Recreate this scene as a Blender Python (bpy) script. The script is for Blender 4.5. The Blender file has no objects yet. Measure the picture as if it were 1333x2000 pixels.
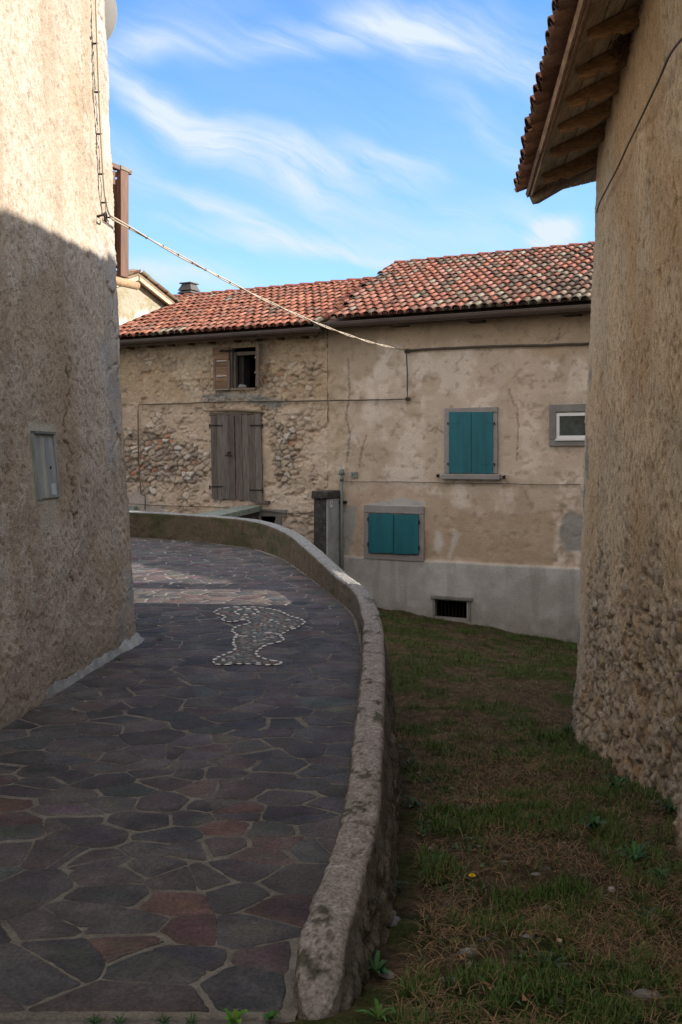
import bpy, math, random
import numpy as np
from mathutils import Vector, Matrix

# ------------------------------------------------------------------ camera, world, sun
SC = bpy.context.scene
C = SC.collection
F = 1949.0; CX = 666.5; HZ = 890.0          # focal length and horizon of the photograph, in its pixels
cam_d = bpy.data.cameras.new("camera")
cam = bpy.data.objects.new("camera", cam_d); C.objects.link(cam)
cam.location = (0, 0, 0); cam.rotation_euler = (math.radians(90), 0, 0)
cam_d.sensor_fit = 'VERTICAL'; cam_d.sensor_height = 36.0; cam_d.lens = 36.0 * F / 2000.0
cam_d.shift_y = -(1000 - HZ) / 2000.0
cam_d.clip_start = 0.05; cam_d.clip_end = 2000
SC.camera = cam
SUN_E = math.radians(21.5); SX, SY = 0.997, -0.075
SC.view_settings.view_transform = 'Standard'; SC.view_settings.look = 'None'
SC.view_settings.exposure = 1.58; SC.view_settings.gamma = 1.0
sun_d = bpy.data.lights.new("sun", 'SUN'); sun_d.energy = 3.2; sun_d.angle = math.radians(0.5)
sun_d.color = (1.0, 0.90, 0.79)
sun = bpy.data.objects.new("sun", sun_d); C.objects.link(sun)
sdir = Vector((SX * math.cos(SUN_E), SY * math.cos(SUN_E), math.sin(SUN_E)))
sun.rotation_euler = sdir.to_track_quat('Z', 'Y').to_euler(); sun.location = (20, -2, 12)

W = bpy.data.worlds.new("World"); SC.world = W; W.use_nodes = True
nt = W.node_tree; nt.nodes.clear()
def nd(t, **k):
    n = nt.nodes.new(t)
    for a, b in k.items(): setattr(n, a, b)
    return n
def math_n(op, a, b=None, c=None, clamp=False):
    n = nd('ShaderNodeMath', operation=op); n.use_clamp = clamp
    for i, v in enumerate((a, b, c)):
        if v is None: continue
        if isinstance(v, (int, float)): n.inputs[i].default_value = v
        else: nt.links.new(v, n.inputs[i])
    return n.outputs[0]
sky = nd('ShaderNodeTexSky', sky_type='NISHITA'); sky.sun_disc = False
sky.sun_elevation = SUN_E; sky.sun_rotation = math.atan2(SX, SY)
sky.altitude = 600; sky.air_density = 1.0; sky.dust_density = 0.5; sky.ozone_density = 2.2
tc = nd('ShaderNodeTexCoord'); sep = nd('ShaderNodeSeparateXYZ'); nt.links.new(tc.outputs['Generated'], sep.inputs[0])
ymax = math_n('MAXIMUM', sep.outputs[1], 0.02)
gx = math_n('DIVIDE', sep.outputs[0], ymax); gz = math_n('DIVIDE', sep.outputs[2], ymax)
cmb = nd('ShaderNodeCombineXYZ'); nt.links.new(gx, cmb.inputs[0]); nt.links.new(gz, cmb.inputs[1])
wn = nd('ShaderNodeTexNoise'); wn.inputs['Scale'].default_value = 7; wn.inputs['Detail'].default_value = 3
nt.links.new(cmb.outputs[0], wn.inputs['Vector'])
wadd = nd('ShaderNodeVectorMath', operation='MULTIPLY_ADD')
sub = nd('ShaderNodeVectorMath', operation='SUBTRACT'); nt.links.new(wn.outputs['Color'], sub.inputs[0]); sub.inputs[1].default_value = (.5, .5, .5)
nt.links.new(sub.outputs[0], wadd.inputs[0]); wadd.inputs[1].default_value = (.09, .06, 0); nt.links.new(cmb.outputs[0], wadd.inputs[2])
strokes = [  # wisps of cirrus: centre, half length, half width (photo px), angle (deg), strength
    (330, 215, 190, 48, -38, .55), (500, 300, 230, 55, -24, .75), (700, 325, 170, 50, -4, .55), (250, 330, 120, 60, -40, .2),
    (430, 405, 130, 26, -22, .5), (560, 470, 330, 30, -6, .42), (330, 545, 170, 30, -5, .45),
    (620, 60, 420, 46, 4, .42), (930, 85, 300, 60, -15, .55), (960, 250, 190, 34, -38, .25), (1085, 450, 85, 36, 18, .85),
    (820, 430, 300, 60, -8, .22), (700, 500, 200, 16, -12, .35), (300, 60, 170, 60, 20, .25), (1080, 480, 150, 40, -40, .35)]
tot = None
for (px, py, hl, hw, ang, st) in strokes:
    m = nd('ShaderNodeMapping', vector_type='TEXTURE')
    m.inputs['Location'].default_value = ((px - CX) / F, (HZ - py) / F, 0)
    m.inputs['Rotation'].default_value = (0, 0, math.radians(ang))
    m.inputs['Scale'].default_value = (hl * 1.35 / F, hw * 1.45 / F, 1)
    nt.links.new(wadd.outputs[0], m.inputs['Vector'])
    ln = nd('ShaderNodeVectorMath', operation='LENGTH'); nt.links.new(m.outputs[0], ln.inputs[0])
    mr = nd('ShaderNodeMapRange', interpolation_type='SMOOTHSTEP'); nt.links.new(ln.outputs['Value'], mr.inputs['Value'])
    mr.inputs['From Min'].default_value = 0; mr.inputs['From Max'].default_value = 1; mr.inputs['To Min'].default_value = st; mr.inputs['To Max'].default_value = 0
    tot = mr.outputs[0] if tot is None else math_n('ADD', tot, mr.outputs[0])
ms = nd('ShaderNodeMapping', vector_type='TEXTURE'); ms.inputs['Rotation'].default_value = (0, 0, math.radians(-24)); ms.inputs['Scale'].default_value = (.34, .05, 1)
nt.links.new(wadd.outputs[0], ms.inputs['Vector'])
sn = nd('ShaderNodeTexNoise'); sn.inputs['Scale'].default_value = 1.6; sn.inputs['Detail'].default_value = 7; sn.inputs['Roughness'].default_value = .62; sn.inputs['Distortion'].default_value = .4
nt.links.new(ms.outputs[0], sn.inputs['Vector'])
sr = nd('ShaderNodeMapRange'); nt.links.new(sn.outputs[0], sr.inputs['Value'])
sr.inputs['From Min'].default_value = .28; sr.inputs['From Max'].default_value = .72; sr.inputs['To Min'].default_value = .10; sr.inputs['To Max'].default_value = 1.6
veil = math_n('MULTIPLY_ADD', sr.outputs[0], .07, -.01)
low = nd('ShaderNodeMapRange'); nt.links.new(gz, low.inputs['Value'])
low.inputs['From Min'].default_value = .0; low.inputs['From Max'].default_value = .42; low.inputs['To Min'].default_value = .40; low.inputs['To Max'].default_value = .02
fac = math_n('ADD', math_n('ADD', math_n('MULTIPLY', math_n('MULTIPLY', tot, 1.12), sr.outputs[0]), veil), low.outputs[0])
gate = math_n('GREATER_THAN', sep.outputs[1], .06)
fac = math_n('MULTIPLY', fac, gate, clamp=True)
mix = nd('ShaderNodeMixRGB'); nt.links.new(fac, mix.inputs[0])
skm = nd('ShaderNodeMixRGB', blend_type='MULTIPLY'); skm.inputs[0].default_value = 1; skm.inputs[2].default_value = (.37, .585, .76, 1)
nt.links.new(sky.outputs[0], skm.inputs[1])
nt.links.new(skm.outputs[0], mix.inputs[1]); mix.inputs[2].default_value = (1.75, 1.99, 2.30, 1)
# added warm-white cloud veil over the unseen sky, as fill for the shade
fillw = nd('ShaderNodeMapRange', interpolation_type='SMOOTHSTEP'); nt.links.new(sep.outputs[1], fillw.inputs['Value'])
fillw.inputs['From Min'].default_value = .75; fillw.inputs['From Max'].default_value = .25; fillw.inputs['To Min'].default_value = 0; fillw.inputs['To Max'].default_value = 1
mix2 = nd('ShaderNodeMixRGB'); nt.links.new(math_n('MULTIPLY', fillw.outputs[0], .75), mix2.inputs[0]); nt.links.new(mix.outputs[0], mix2.inputs[1]); mix2.inputs[2].default_value = (3.8, 3.45, 3.15, 1)
bg = nd('ShaderNodeBackground'); bg.inputs['Strength'].default_value = 0.15
nt.links.new(mix2.outputs[0], bg.inputs['Color'])
wo = nd('ShaderNodeOutputWorld'); nt.links.new(bg.outputs[0], wo.inputs['Surface'])

# ------------------------------------------------------------------ helpers
R = random.Random(11)
def tag(o, label=None, cat=None, group=None, kind=None):
    if label: o['label'] = label
    if cat: o['category'] = cat
    if group: o['group'] = group
    if kind: o['kind'] = kind
    return o
def empty(name, loc, rz=0, label=None, cat=None, group=None):
    o = bpy.data.objects.new(name, None); C.objects.link(o); o.location = loc; o.rotation_euler = (0, 0, rz)
    o.empty_display_size = .2
    return tag(o, label, cat, group)
def ihash(ix, iy, seed):
    h = (ix.astype(np.int64) * 374761393 + iy.astype(np.int64) * 668265263 + seed * 1442695041) & 0xffffffff
    h = ((h ^ (h >> 13)) * 1274126177) & 0xffffffff
    return ((h ^ (h >> 16)) & 0xffffff) / float(0x1000000)
def vn(x, y, seed=0):
    ix = np.floor(x); iy = np.floor(y); fx = x - ix; fy = y - iy
    fx = fx * fx * (3 - 2 * fx); fy = fy * fy * (3 - 2 * fy)
    a = ihash(ix, iy, seed); b = ihash(ix + 1, iy, seed); c = ihash(ix, iy + 1, seed); d = ihash(ix + 1, iy + 1, seed)
    return a + (b - a) * fx + (c - a) * fy + (a - b - c + d) * fx * fy
def fbm(x, y, o=4, seed=0, g=.5):
    s = 0; a = 1; t = 0
    for k in range(o):
        s = s + a * vn(x * 2 ** k + 17.3 * k, y * 2 ** k - 9.1 * k, seed + k * 7); t += a; a *= g
    return s / t
def vor(x, y, seed=0, jit=.9):
    ix = np.floor(x); iy = np.floor(y)
    f1 = np.full(x.shape, 9.); f2 = np.full(x.shape, 9.); idr = np.zeros(x.shape)
    for dx in (-1, 0, 1):
        for dy in (-1, 0, 1):
            cx = ix + dx; cy = iy + dy
            px = cx + .5 + (ihash(cx, cy, seed) - .5) * jit; py = cy + .5 + (ihash(cx, cy, seed + 5) - .5) * jit
            d = np.hypot(x - px, y - py); r = ihash(cx, cy, seed + 9)
            n1 = d < f1
            f2 = np.where(n1, f1, np.minimum(f2, d)); idr = np.where(n1, r, idr); f1 = np.where(n1, d, f1)
    return f1, f2, idr
def sst(a, b, x):
    t = np.clip((x - a) / (b - a), 0, 1); return t * t * (3 - 2 * t)
def mixc(c, c2, m):
    c2 = np.asarray(c2, float)
    return c * (1 - m[..., None]) + c2 * m[..., None]
def seg_dist(x, y, pts):
    d = np.full(x.shape, 1e9)
    for (x0, y0), (x1, y1) in zip(pts[:-1], pts[1:]):
        vx, vy = x1 - x0, y1 - y0; l = vx * vx + vy * vy + 1e-9
        t = np.clip(((x - x0) * vx + (y - y0) * vy) / l, 0, 1)
        d = np.minimum(d, np.hypot(x - x0 - t * vx, y - y0 - t * vy))
    return d
def poly_sd(x, y, poly):
    p = list(poly) + [poly[0]]
    d = seg_dist(x, y, p); ins = np.zeros(x.shape, bool)
    for (x0, y0), (x1, y1) in zip(p[:-1], p[1:]):
        if y0 == y1: continue
        c = ((y0 > y) != (y1 > y)) & (x < (x1 - x0) * (y - y0) / (y1 - y0) + x0)
        ins ^= c
    return np.where(ins, d, -d)
def pm(x, y, poly, soft=4, nz=None):
    d = poly_sd(x, y, poly)
    if nz is not None: d = d + nz
    return sst(-soft, soft, d)

def np_mesh(name, V, Q, mat=None, parent=None, col=None, smooth=True, midx=None, mats=None):
    """V (n,3), Q (m,4) or (m,3) indices"""
    V = np.asarray(V, np.float32).reshape(-1, 3); Q = np.asarray(Q, np.int32); k = Q.shape[1]
    me = bpy.data.meshes.new(name)
    me.vertices.add(len(V)); me.vertices.foreach_set('co', V.ravel())
    me.loops.add(Q.size); me.loops.foreach_set('vertex_index', Q.ravel())
    me.polygons.add(len(Q)); me.polygons.foreach_set('loop_start', np.arange(0, Q.size, k, dtype=np.int32))
    me.polygons.foreach_set('loop_total', np.full(len(Q), k, np.int32))
    if smooth: me.polygons.foreach_set('use_smooth', np.ones(len(Q), bool))
    for m in (mats or ([mat] if mat else [])): me.materials.append(m)
    if midx is not None: me.polygons.foreach_set('material_index', np.asarray(midx, np.int32))
    me.update(calc_edges=True)
    if col is not None:
        ca = me.color_attributes.new('Col', 'FLOAT_COLOR', 'POINT')
        c4 = np.ones((len(V), 4), np.float32); c4[:, :3] = np.clip(np.asarray(col).reshape(-1, 3), 0, 1)
        ca.data.foreach_set('color', c4.ravel())
    o = bpy.data.objects.new(name, me); C.objects.link(o)
    if parent: o.parent = parent
    return o
def grid_mesh(name, P, mat, parent=None, col=None, keep=None, smooth=True, flip=False):
    n, m = P.shape[:2]; idx = np.arange(n * m).reshape(n, m)
    q = np.stack([idx[:-1, :-1], idx[1:, :-1], idx[1:, 1:], idx[:-1, 1:]], -1).reshape(-1, 4)
    if flip: q = q[:, ::-1]
    if keep is not None: q = q[keep.ravel()]
    return np_mesh(name, P.reshape(-1, 3), q, mat, parent, None if col is None else col.reshape(-1, 3), smooth)
class MB:
    def __init__(s): s.v = []; s.f = []; s.c = []
    def add(s, vs, fs, col=(1, 1, 1)):
        b = len(s.v); s.v += [tuple(v) for v in vs]; s.f += [tuple(i + b for i in f) for f in fs]; s.c += [col] * len(vs); return s
    def box(s, x0, x1, y0, y1, z0, z1, M=None, col=(1, 1, 1), bev=0.0, jit=0.0):
        b = min(bev, (x1 - x0) * .45, (y1 - y0) * .45, (z1 - z0) * .45)
        if b <= 0:
            vs = [(x, y, z) for x in (x0, x1) for y in (y0, y1) for z in (z0, z1)]
            fs = [(0, 1, 3, 2), (4, 6, 7, 5), (0, 4, 5, 1), (2, 3, 7, 6), (0, 2, 6, 4), (1, 5, 7, 3)]
        else:
            vs = []; fs = []
            key = {}
            for i, x in enumerate((x0, x1)):
                for j, y in enumerate((y0, y1)):
                    for k, z in enumerate((z0, z1)):
                        sx = b if i == 0 else -b; sy = b if j == 0 else -b; sz = b if k == 0 else -b
                        key[i, j, k, 0] = len(vs); vs.append((x, y + sy, z + sz))
                        key[i, j, k, 1] = len(vs); vs.append((x + sx, y, z + sz))
                        key[i, j, k, 2] = len(vs); vs.append((x + sx, y + sy, z))
            K = key
            for i in (0, 1): fs.append([K[i, 0, 0, 0], K[i, 1, 0, 0], K[i, 1, 1, 0], K[i, 0, 1, 0]][::(-1 if i == 0 else 1)])
            for j in (0, 1): fs.append([K[0, j, 0, 1], K[1, j, 0, 1], K[1, j, 1, 1], K[0, j, 1, 1]][::(1 if j == 0 else -1)])
            for k in (0, 1): fs.append([K[0, 0, k, 2], K[1, 0, k, 2], K[1, 1, k, 2], K[0, 1, k, 2]][::(-1 if k == 0 else 1)])
            for i in (0, 1):
                for j in (0, 1):
                    fs.append([K[i, j, 0, 0], K[i, j, 0, 1], K[i, j, 1, 1], K[i, j, 1, 0]])
            for i in (0, 1):
                for k in (0, 1):
                    fs.append([K[i, 0, k, 0], K[i, 0, k, 2], K[i, 1, k, 2], K[i, 1, k, 0]])
            for j in (0, 1):
                for k in (0, 1):
                    fs.append([K[0, j, k, 1], K[0, j, k, 2], K[1, j, k, 2], K[1, j, k, 1]])
            for i in (0, 1):
                for j in (0, 1):
                    for k in (0, 1): fs.append([K[i, j, k, 0], K[i, j, k, 1], K[i, j, k, 2]])
        if jit: vs = [(a + R.uniform(-jit, jit), b_ + R.uniform(-jit, jit), c_ + R.uniform(-jit, jit)) for a, b_, c_ in vs]
        if M is not None: vs = [M @ Vector(v) for v in vs]
        return s.add(vs, fs, col)
    def tube(s, pts, r, n=8, col=(1, 1, 1), cap=True):
        pts = [Vector(p) for p in pts]; rs = r if hasattr(r, '__len__') else [r] * len(pts)
        vs = []; up = Vector((0, 0, 1))
        for i, p in enumerate(pts):
            t = (pts[min(i + 1, len(pts) - 1)] - pts[max(i - 1, 0)]).normalized()
            a = t.cross(up if abs(t.z) < .95 else Vector((1, 0, 0))).normalized(); b = a.cross(t).normalized()
            for k in range(n):
                w = 2 * math.pi * k / n; vs.append(p + (a * math.cos(w) + b * math.sin(w)) * rs[i])
        fs = [(i * n + k, i * n + (k + 1) % n, (i + 1) * n + (k + 1) % n, (i + 1) * n + k) for i in range(len(pts) - 1) for k in range(n)]
        if cap: fs += [tuple(range(n))[::-1], tuple((len(pts) - 1) * n + k for k in range(n))]
        return s.add(vs, fs, col)
    def prism(s, poly, z0, z1, col=(1, 1, 1), M=None):
        n = len(poly); vs = [(x, y, z0) for x, y in poly] + [(x, y, z1) for x, y in poly]
        if M is not None: vs = [M @ Vector(v) for v in vs]
        fs = [tuple(range(n))[::-1], tuple(range(n, 2 * n))] + [(i, (i + 1) % n, n + (i + 1) % n, n + i) for i in range(n)]
        return s.add(vs, fs, col)
    def build(s, name, mat, parent=None, smooth=False, col=False):
        me = bpy.data.meshes.new(name); me.from_pydata([tuple(v) for v in s.v], [], [tuple(f) for f in s.f]); me.materials.append(mat)
        if smooth: me.polygons.foreach_set('use_smooth', [True] * len(me.polygons))
        if col:
            ca = me.color_attributes.new('Col', 'FLOAT_COLOR', 'POINT')
            ca.data.foreach_set('color', [x for c in s.c for x in (*c, 1.0)])
        me.update()
        import bmesh
        bm = bmesh.new(); bm.from_mesh(me); bmesh.ops.recalc_face_normals(bm, faces=bm.faces); bm.to_mesh(me); bm.free()
        o = bpy.data.objects.new(name, me); C.objects.link(o)
        if parent: o.parent = parent
        return o

# ------------------------------------------------------------------ materials
def mat(name, col=(.5, .5, .5), rough=.85, attr=False, var=.25, scale=3., fine=60., finev=.25, bump=.4, dist=.006, stretch=(1, 1, 1),
        col2=None, c2scale=8., c2lo=.5, c2hi=.62, spec=.3, metal=0., det=5):
    m = bpy.data.materials.new(name); m.use_nodes = True; t = m.node_tree; t.nodes.clear()
    N = lambda k: t.nodes.new(k); L = t.links.new
    out = N('ShaderNodeOutputMaterial'); b = N('ShaderNodeBsdfPrincipled'); L(b.outputs[0], out.inputs[0])
    tcn = N('ShaderNodeTexCoord'); mp = N('ShaderNodeMapping'); L(tcn.outputs['Object'], mp.inputs[0]); mp.inputs['Scale'].default_value = stretch
    def noise(sc, de=5, ro=.6):
        n = N('ShaderNodeTexNoise'); n.inputs['Scale'].default_value = sc; n.inputs['Detail'].default_value = de; n.inputs['Roughness'].default_value = ro
        L(mp.outputs[0], n.inputs['Vector']); return n.outputs[0]
    if attr:
        a = N('ShaderNodeAttribute'); a.attribute_name = 'Col'; base = a.outputs['Color']
        if attr == 'mul':
            mu = N('ShaderNodeMixRGB'); mu.blend_type = 'MULTIPLY'; mu.inputs[0].default_value = 1; L(base, mu.inputs[1]); mu.inputs[2].default_value = (*col, 1); base = mu.outputs[0]
    else:
        rgb = N('ShaderNodeRGB'); rgb.outputs[0].default_value = (*col, 1); base = rgb.outputs[0]
    if col2 is not None:
        r = N('ShaderNodeMapRange'); L(noise(c2scale, 6, .65), r.inputs[0]); r.inputs[1].default_value = c2lo; r.inputs[2].default_value = c2hi
        mx = N('ShaderNodeMixRGB'); L(r.outputs[0], mx.inputs[0]); L(base, mx.inputs[1]); mx.inputs[2].default_value = (*col2, 1); base = mx.outputs[0]
    def modulate(src, sc, amt, de=5):
        r = N('ShaderNodeMapRange'); L(noise(sc, de), r.inputs[0]); r.inputs[1].default_value = .3; r.inputs[2].default_value = .7
        r.inputs[3].default_value = 1 - amt; r.inputs[4].default_value = 1 + amt
        v = N('ShaderNodeVectorMath'); v.operation = 'SCALE'; L(src, v.inputs[0]); L(r.outputs[0], v.inputs['Scale']); return v.outputs[0]
    if var: base = modulate(base, scale, var)
    fn = noise(fine, det, .65)
    if finev:
        r = N('ShaderNodeMapRange'); L(fn, r.inputs[0]); r.inputs[1].default_value = .3; r.inputs[2].default_value = .7
        r.inputs[3].default_value = 1 - finev; r.inputs[4].default_value = 1 + finev
        v = N('ShaderNodeVectorMath'); v.operation = 'SCALE'; L(base, v.inputs[0]); L(r.outputs[0], v.inputs['Scale']); base = v.outputs[0]
    L(base, b.inputs['Base Color']); b.inputs['Roughness'].default_value = rough
    b.inputs['Specular IOR Level'].default_value = spec; b.inputs['Metallic'].default_value = metal
    if bump:
        bu = N('ShaderNodeBump'); bu.inputs['Strength'].default_value = bump; bu.inputs['Distance'].default_value = dist
        L(fn, bu.inputs['Height']); L(bu.outputs[0], b.inputs['Normal'])
    return m
M = {}
M['plaster'] = mat('rough_cast_plaster', attr=True, var=.08, scale=2, fine=95, finev=.22, bump=1.0, dist=.014, rough=.95, spec=.1)
M['render'] = mat('old_lime_render', attr=True, var=.08, scale=1.5, fine=45, finev=.14, bump=.7, dist=.008, rough=.95, spec=.1)
M['rubble'] = mat('rubble_stonework', attr=True, var=.10, scale=5, fine=60, finev=.28, bump=.9, dist=.012, rough=.95, spec=.1)
M['parapet'] = mat('weathered_concrete', attr=True, var=.16, scale=9, fine=85, finev=.55, bump=1., dist=.014, rough=.92, spec=.2)
M['flag'] = mat('porphyry_flagstone', attr=True, col2=(.105, .096, .088), c2scale=3.2, c2lo=.52, c2hi=.72, var=.28, scale=7, fine=75, finev=.42, bump=1., dist=.008, rough=.68, spec=.24)
M['mortar'] = mat('joint_mortar', attr=True, col2=(.10, .088, .073), c2scale=3.5, c2lo=.54, c2hi=.70, var=.3, scale=12, fine=120, finev=.35, bump=.8, dist=.004, rough=.95, spec=.15)
M['bed'] = mat('dark_bedding_mortar', (.085, .078, .068), var=.2, fine=80, finev=.3, bump=.6, dist=.003, rough=.95)
M['pebble'] = mat('river_pebble', attr=True, var=.15, scale=30, fine=200, finev=.1, bump=.1, dist=.001, rough=.55, spec=.4)
M['earth'] = mat('dry_earth', attr=True, var=.25, scale=6, fine=70, finev=.45, bump=1., dist=.012, rough=1., spec=.05)
M['tile'] = mat('clay_roof_tile', attr=True, var=.18, scale=14, fine=60, finev=.25, bump=.5, dist=.004, rough=.9, spec=.15, col2=(.30, .28, .22), c2scale=22, c2lo=.58, c2hi=.72)
M['tile_shade'] = mat('brown_clay_tile', attr=True, var=.2, scale=14, fine=80, finev=.3, bump=.5, dist=.003, rough=.9, spec=.15)
M['rafter'] = mat('split_rafter_timber', attr=True, var=.25, scale=3, fine=9, finev=.40, bump=.7, dist=.004, stretch=(1, 9, 9), rough=.85, spec=.2)
M['oldwood'] = mat('weathered_timber', attr=True, var=.25, scale=3, fine=9, finev=.40, bump=.7, dist=.004, stretch=(9, 1, 9), rough=.85, spec=.2)
M['wood_z'] = mat('silvered_planks', attr=True, var=.2, scale=1.2, fine=7, finev=.38, bump=.8, dist=.006, stretch=(7, 7, .7), rough=.9, spec=.15)
M['wood_x'] = mat('brown_boards', attr=True, var=.2, scale=1.2, fine=7, finev=.3, bump=.6, dist=.004, stretch=(.8, 7, 7), rough=.85, spec=.2)
M['balcony'] = mat('stained_balcony_wood', (.12, .062, .040), var=.25, scale=1.5, fine=6, finev=.3, bump=.4, dist=.003, stretch=(6, 6, .8), rough=.6, spec=.35)
M['log'] = mat('pale_round_timber', (.33, .22, .13), var=.25, scale=4, fine=30, finev=.25, bump=.5, dist=.004, rough=.8)
M['teal'] = mat('teal_paint', (.010, .118, .142), var=.22, scale=2.2, col2=(.03, .12, .125), c2scale=9, c2lo=.60, c2hi=.78, fine=18, finev=.08, bump=.12, dist=.002, stretch=(3, 3, .4), rough=.5, spec=.4)
M['stone'] = mat('grey_granite', (.27, .25, .235), var=.12, scale=5, fine=120, finev=.32, bump=.5, dist=.003, rough=.85)
M['cement'] = mat('grey_cement', (.21, .20, .18), var=.18, scale=4, fine=60, finev=.15, bump=.5, dist=.004, rough=.95, spec=.15)
M['pale'] = mat('pale_cement_render', (.34, .35, .34), var=.2, scale=5, fine=60, finev=.15, bump=.5, dist=.004, rough=.95, spec=.15)
M['cowl'] = mat('grey_chimney_cowl', (.085, .085, .08), var=.3, scale=10, fine=60, finev=.2, bump=.3, dist=.003, rough=.85)
M['darkstone'] = mat('lichened_dark_stone', (.055, .052, .048), var=.4, scale=14, fine=70, finev=.5, bump=1., dist=.01, rough=.95, col2=(.17, .16, .13), c2scale=40, c2lo=.55, c2hi=.7)
M['slate'] = mat('blue_grey_slab', (.23, .27, .25), var=.2, scale=6, fine=60, finev=.3, bump=.6, dist=.006, rough=.7, col2=(.13, .15, .09), c2scale=12)
M['gutter'] = mat('brown_painted_metal', (.085, .060, .048), var=.15, scale=2, fine=40, finev=.1, bump=.05, dist=.001, rough=.42, spec=.5)
M['iron'] = mat('rusty_iron', (.030, .022, .018), var=.3, scale=12, fine=80, finev=.3, bump=.4, dist=.002, rough=.8, spec=.3)
M['pipe'] = mat('grey_plastic_pipe', (.155, .175, .165), var=.12, scale=5, fine=60, finev=.1, bump=.1, dist=.001, rough=.55, spec=.4)
M['cable'] = mat('pale_sheathed_cable', (.38, .33, .26), var=.15, scale=12, fine=90, finev=.1, bump=.1, dist=.001, rough=.7)
M['cabled'] = mat('dark_sheathed_cable', (.10, .085, .065), var=.2, scale=12, fine=90, finev=.15, bump=.1, dist=.001, rough=.8)
M['white'] = mat('white_window_plastic', (.72, .72, .70), var=.04, fine=30, finev=.03, bump=.03, dist=.001, rough=.4, spec=.5)
M['glass'] = mat('dusky_glass', (.05, .062, .055), var=.5, scale=5, fine=12, finev=.3, bump=.06, dist=.002, rough=.12, spec=.6)
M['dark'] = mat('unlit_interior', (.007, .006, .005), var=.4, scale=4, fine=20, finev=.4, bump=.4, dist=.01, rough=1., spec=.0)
M['boxwood'] = mat('grey_painted_cupboard_door', attr=True, var=.12, scale=1.5, fine=8, finev=.22, bump=.3, dist=.003, stretch=(8, 8, .8), rough=.7)
M['dish'] = mat('grey_dish_enamel', (.27, .27, .26), var=.05, fine=20, finev=.03, bump=.03, dist=.001, rough=.5)
M['leaf'] = mat('leaf_green', attr=True, var=.15, scale=30, fine=90, finev=.2, bump=.15, dist=.001, rough=.6, spec=.25)
M['straw'] = mat('dry_straw', attr=True, var=.1, scale=30, fine=60, finev=.15, bump=0, rough=.9, spec=.1)
M['rock'] = mat('field_stone', attr='mul', col=(1, 1, 1), var=.25, scale=18, fine=110, finev=.3, bump=.7, dist=.005, rough=.9)
M['skirt'] = mat('white_lime_fillet', (.26, .27, .265), var=.3, scale=10, fine=70, finev=.25, bump=.8, dist=.006, rough=.95)

# ------------------------------------------------------------------ geometry of the place
OX, OY = -.246, 18.07; UX, UY = .887, -.462; VX, VY = .462, .887      # facade of the back houses: origin, along, inward
HROT = math.atan2(UY, UX)
def hp(x, y, v=0.0):
    dx = (x - CX) / F; t = (OX * VX + OY * VY + v) / (dx * VX + VY)
    X, Y, Z = dx * t, t, (HZ - y) / F * t
    return ((X - OX) * UX + (Y - OY) * UY, Z)
def hw(u, v, z): return Vector((OX + u * UX + v * VX, OY + u * UY + v * VY, z))
def street_z(x, y): return -1.723 + .041 * np.clip(y, 3.0, 14.5)
def ground_z(x, y):
    y = np.asarray(y, float); x = np.asarray(x, float)
    a = np.interp(y, [-50, 2.8, 8.8, 17, 30, 60], [-1.62, -1.62, -2.42, -2.70, -2.8, -3.0])
    c = np.interp(y, [8.8, 16.], [0, .125])
    return a - c * np.clip(x - 1, -1.5, 4)
def catmull(pts, n):
    P = [Vector(p) for p in pts]; out = []
    P = [P[0] * 2 - P[1]] + P + [P[-1] * 2 - P[-2]]
    for i in range(1, len(P) - 2):
        for k in range(n):
            t = k / n
            out.append(.5 * ((2 * P[i]) + (P[i + 1] - P[i - 1]) * t + (2 * P[i - 1] - 5 * P[i] + 4 * P[i + 1] - P[i + 2]) * t * t + (3 * P[i] - P[i - 1] - 3 * P[i + 1] + P[i + 2]) * t ** 3))
    out.append(P[-2]); return out

# ------------------------------------------------------------------ ground sheet
def axis(parts):
    out = []
    for a, b, st in parts: out += list(np.arange(a, b - st * .3, st))
    out.append(parts[-1][1]); return np.array(out)
PIN = [(-.17, 2.84), (-.13, 3.1), (-.085, 3.36), (-.03, 3.7), (.01, 4.1), (.055, 4.9), (.096, 5.69), (.128, 6.46), (.147, 7.46), (.095, 8.61), (-.08, 9.46),
       (-.364, 10.66), (-.70, 11.9), (-1.15, 12.85), (-1.9, 13.5), (-3.03, 14.1), (-5, 14.6), (-8, 14.9)]
PY = np.array([p[1] for p in PIN]); PX = np.array([p[0] for p in PIN])
def par_x(y): return np.interp(y, PY, PX)

gx_ = axis([(-60, -10, 10), (-10, -1, 1.), (-1, 0, .1), (0, 2.2, .02), (2.2, 5, .06), (5, 12, .5), (12, 60, 8)])
gy_ = axis([(-60, -6, 9), (-6, 2.2, .5), (2.2, 6, .02), (6, 10, .035), (10, 18, .06), (18, 30, 1), (30, 80, 10)])
GXX, GYY = np.meshgrid(gx_, gy_, indexing='ij')
gn = fbm(GXX * 3, GYY * 3, 4, 3); gf = fbm(GXX * 22, GYY * 22, 3, 8)
def ground_h(x, y): return ground_z(x, y) + (fbm(x * 1.3, y * 1.3, 3, 21) - .5) * .10 + (fbm(x * 3, y * 3, 4, 3) - .5) * .05
GZ = ground_h(GXX, GYY) + (gf - .5) * .03
GZ = np.where(GXX < -0.6, GZ - .12, GZ)
v1, v2, vid = vor(GXX * 11, GYY * 11, 31)
stm = sst(.62, .75, fbm(GXX * 1.7, GYY * 1.7, 3, 55)) * (vid > .45) * sst(.05, .2, v2 - v1) * (GYY > 2.3)
stm = stm * 0
gc = np.zeros(GXX.shape + (3,)) + np.array([.085, .062, .040])
gc = mixc(gc, (.13, .10, .062), sst(.4, .7, gf)); gc = mixc(gc, (.055, .072, .022), sst(.44, .60, gn) * .85)
gc = mixc(gc, (.17, .16, .14), stm * .45)
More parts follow.
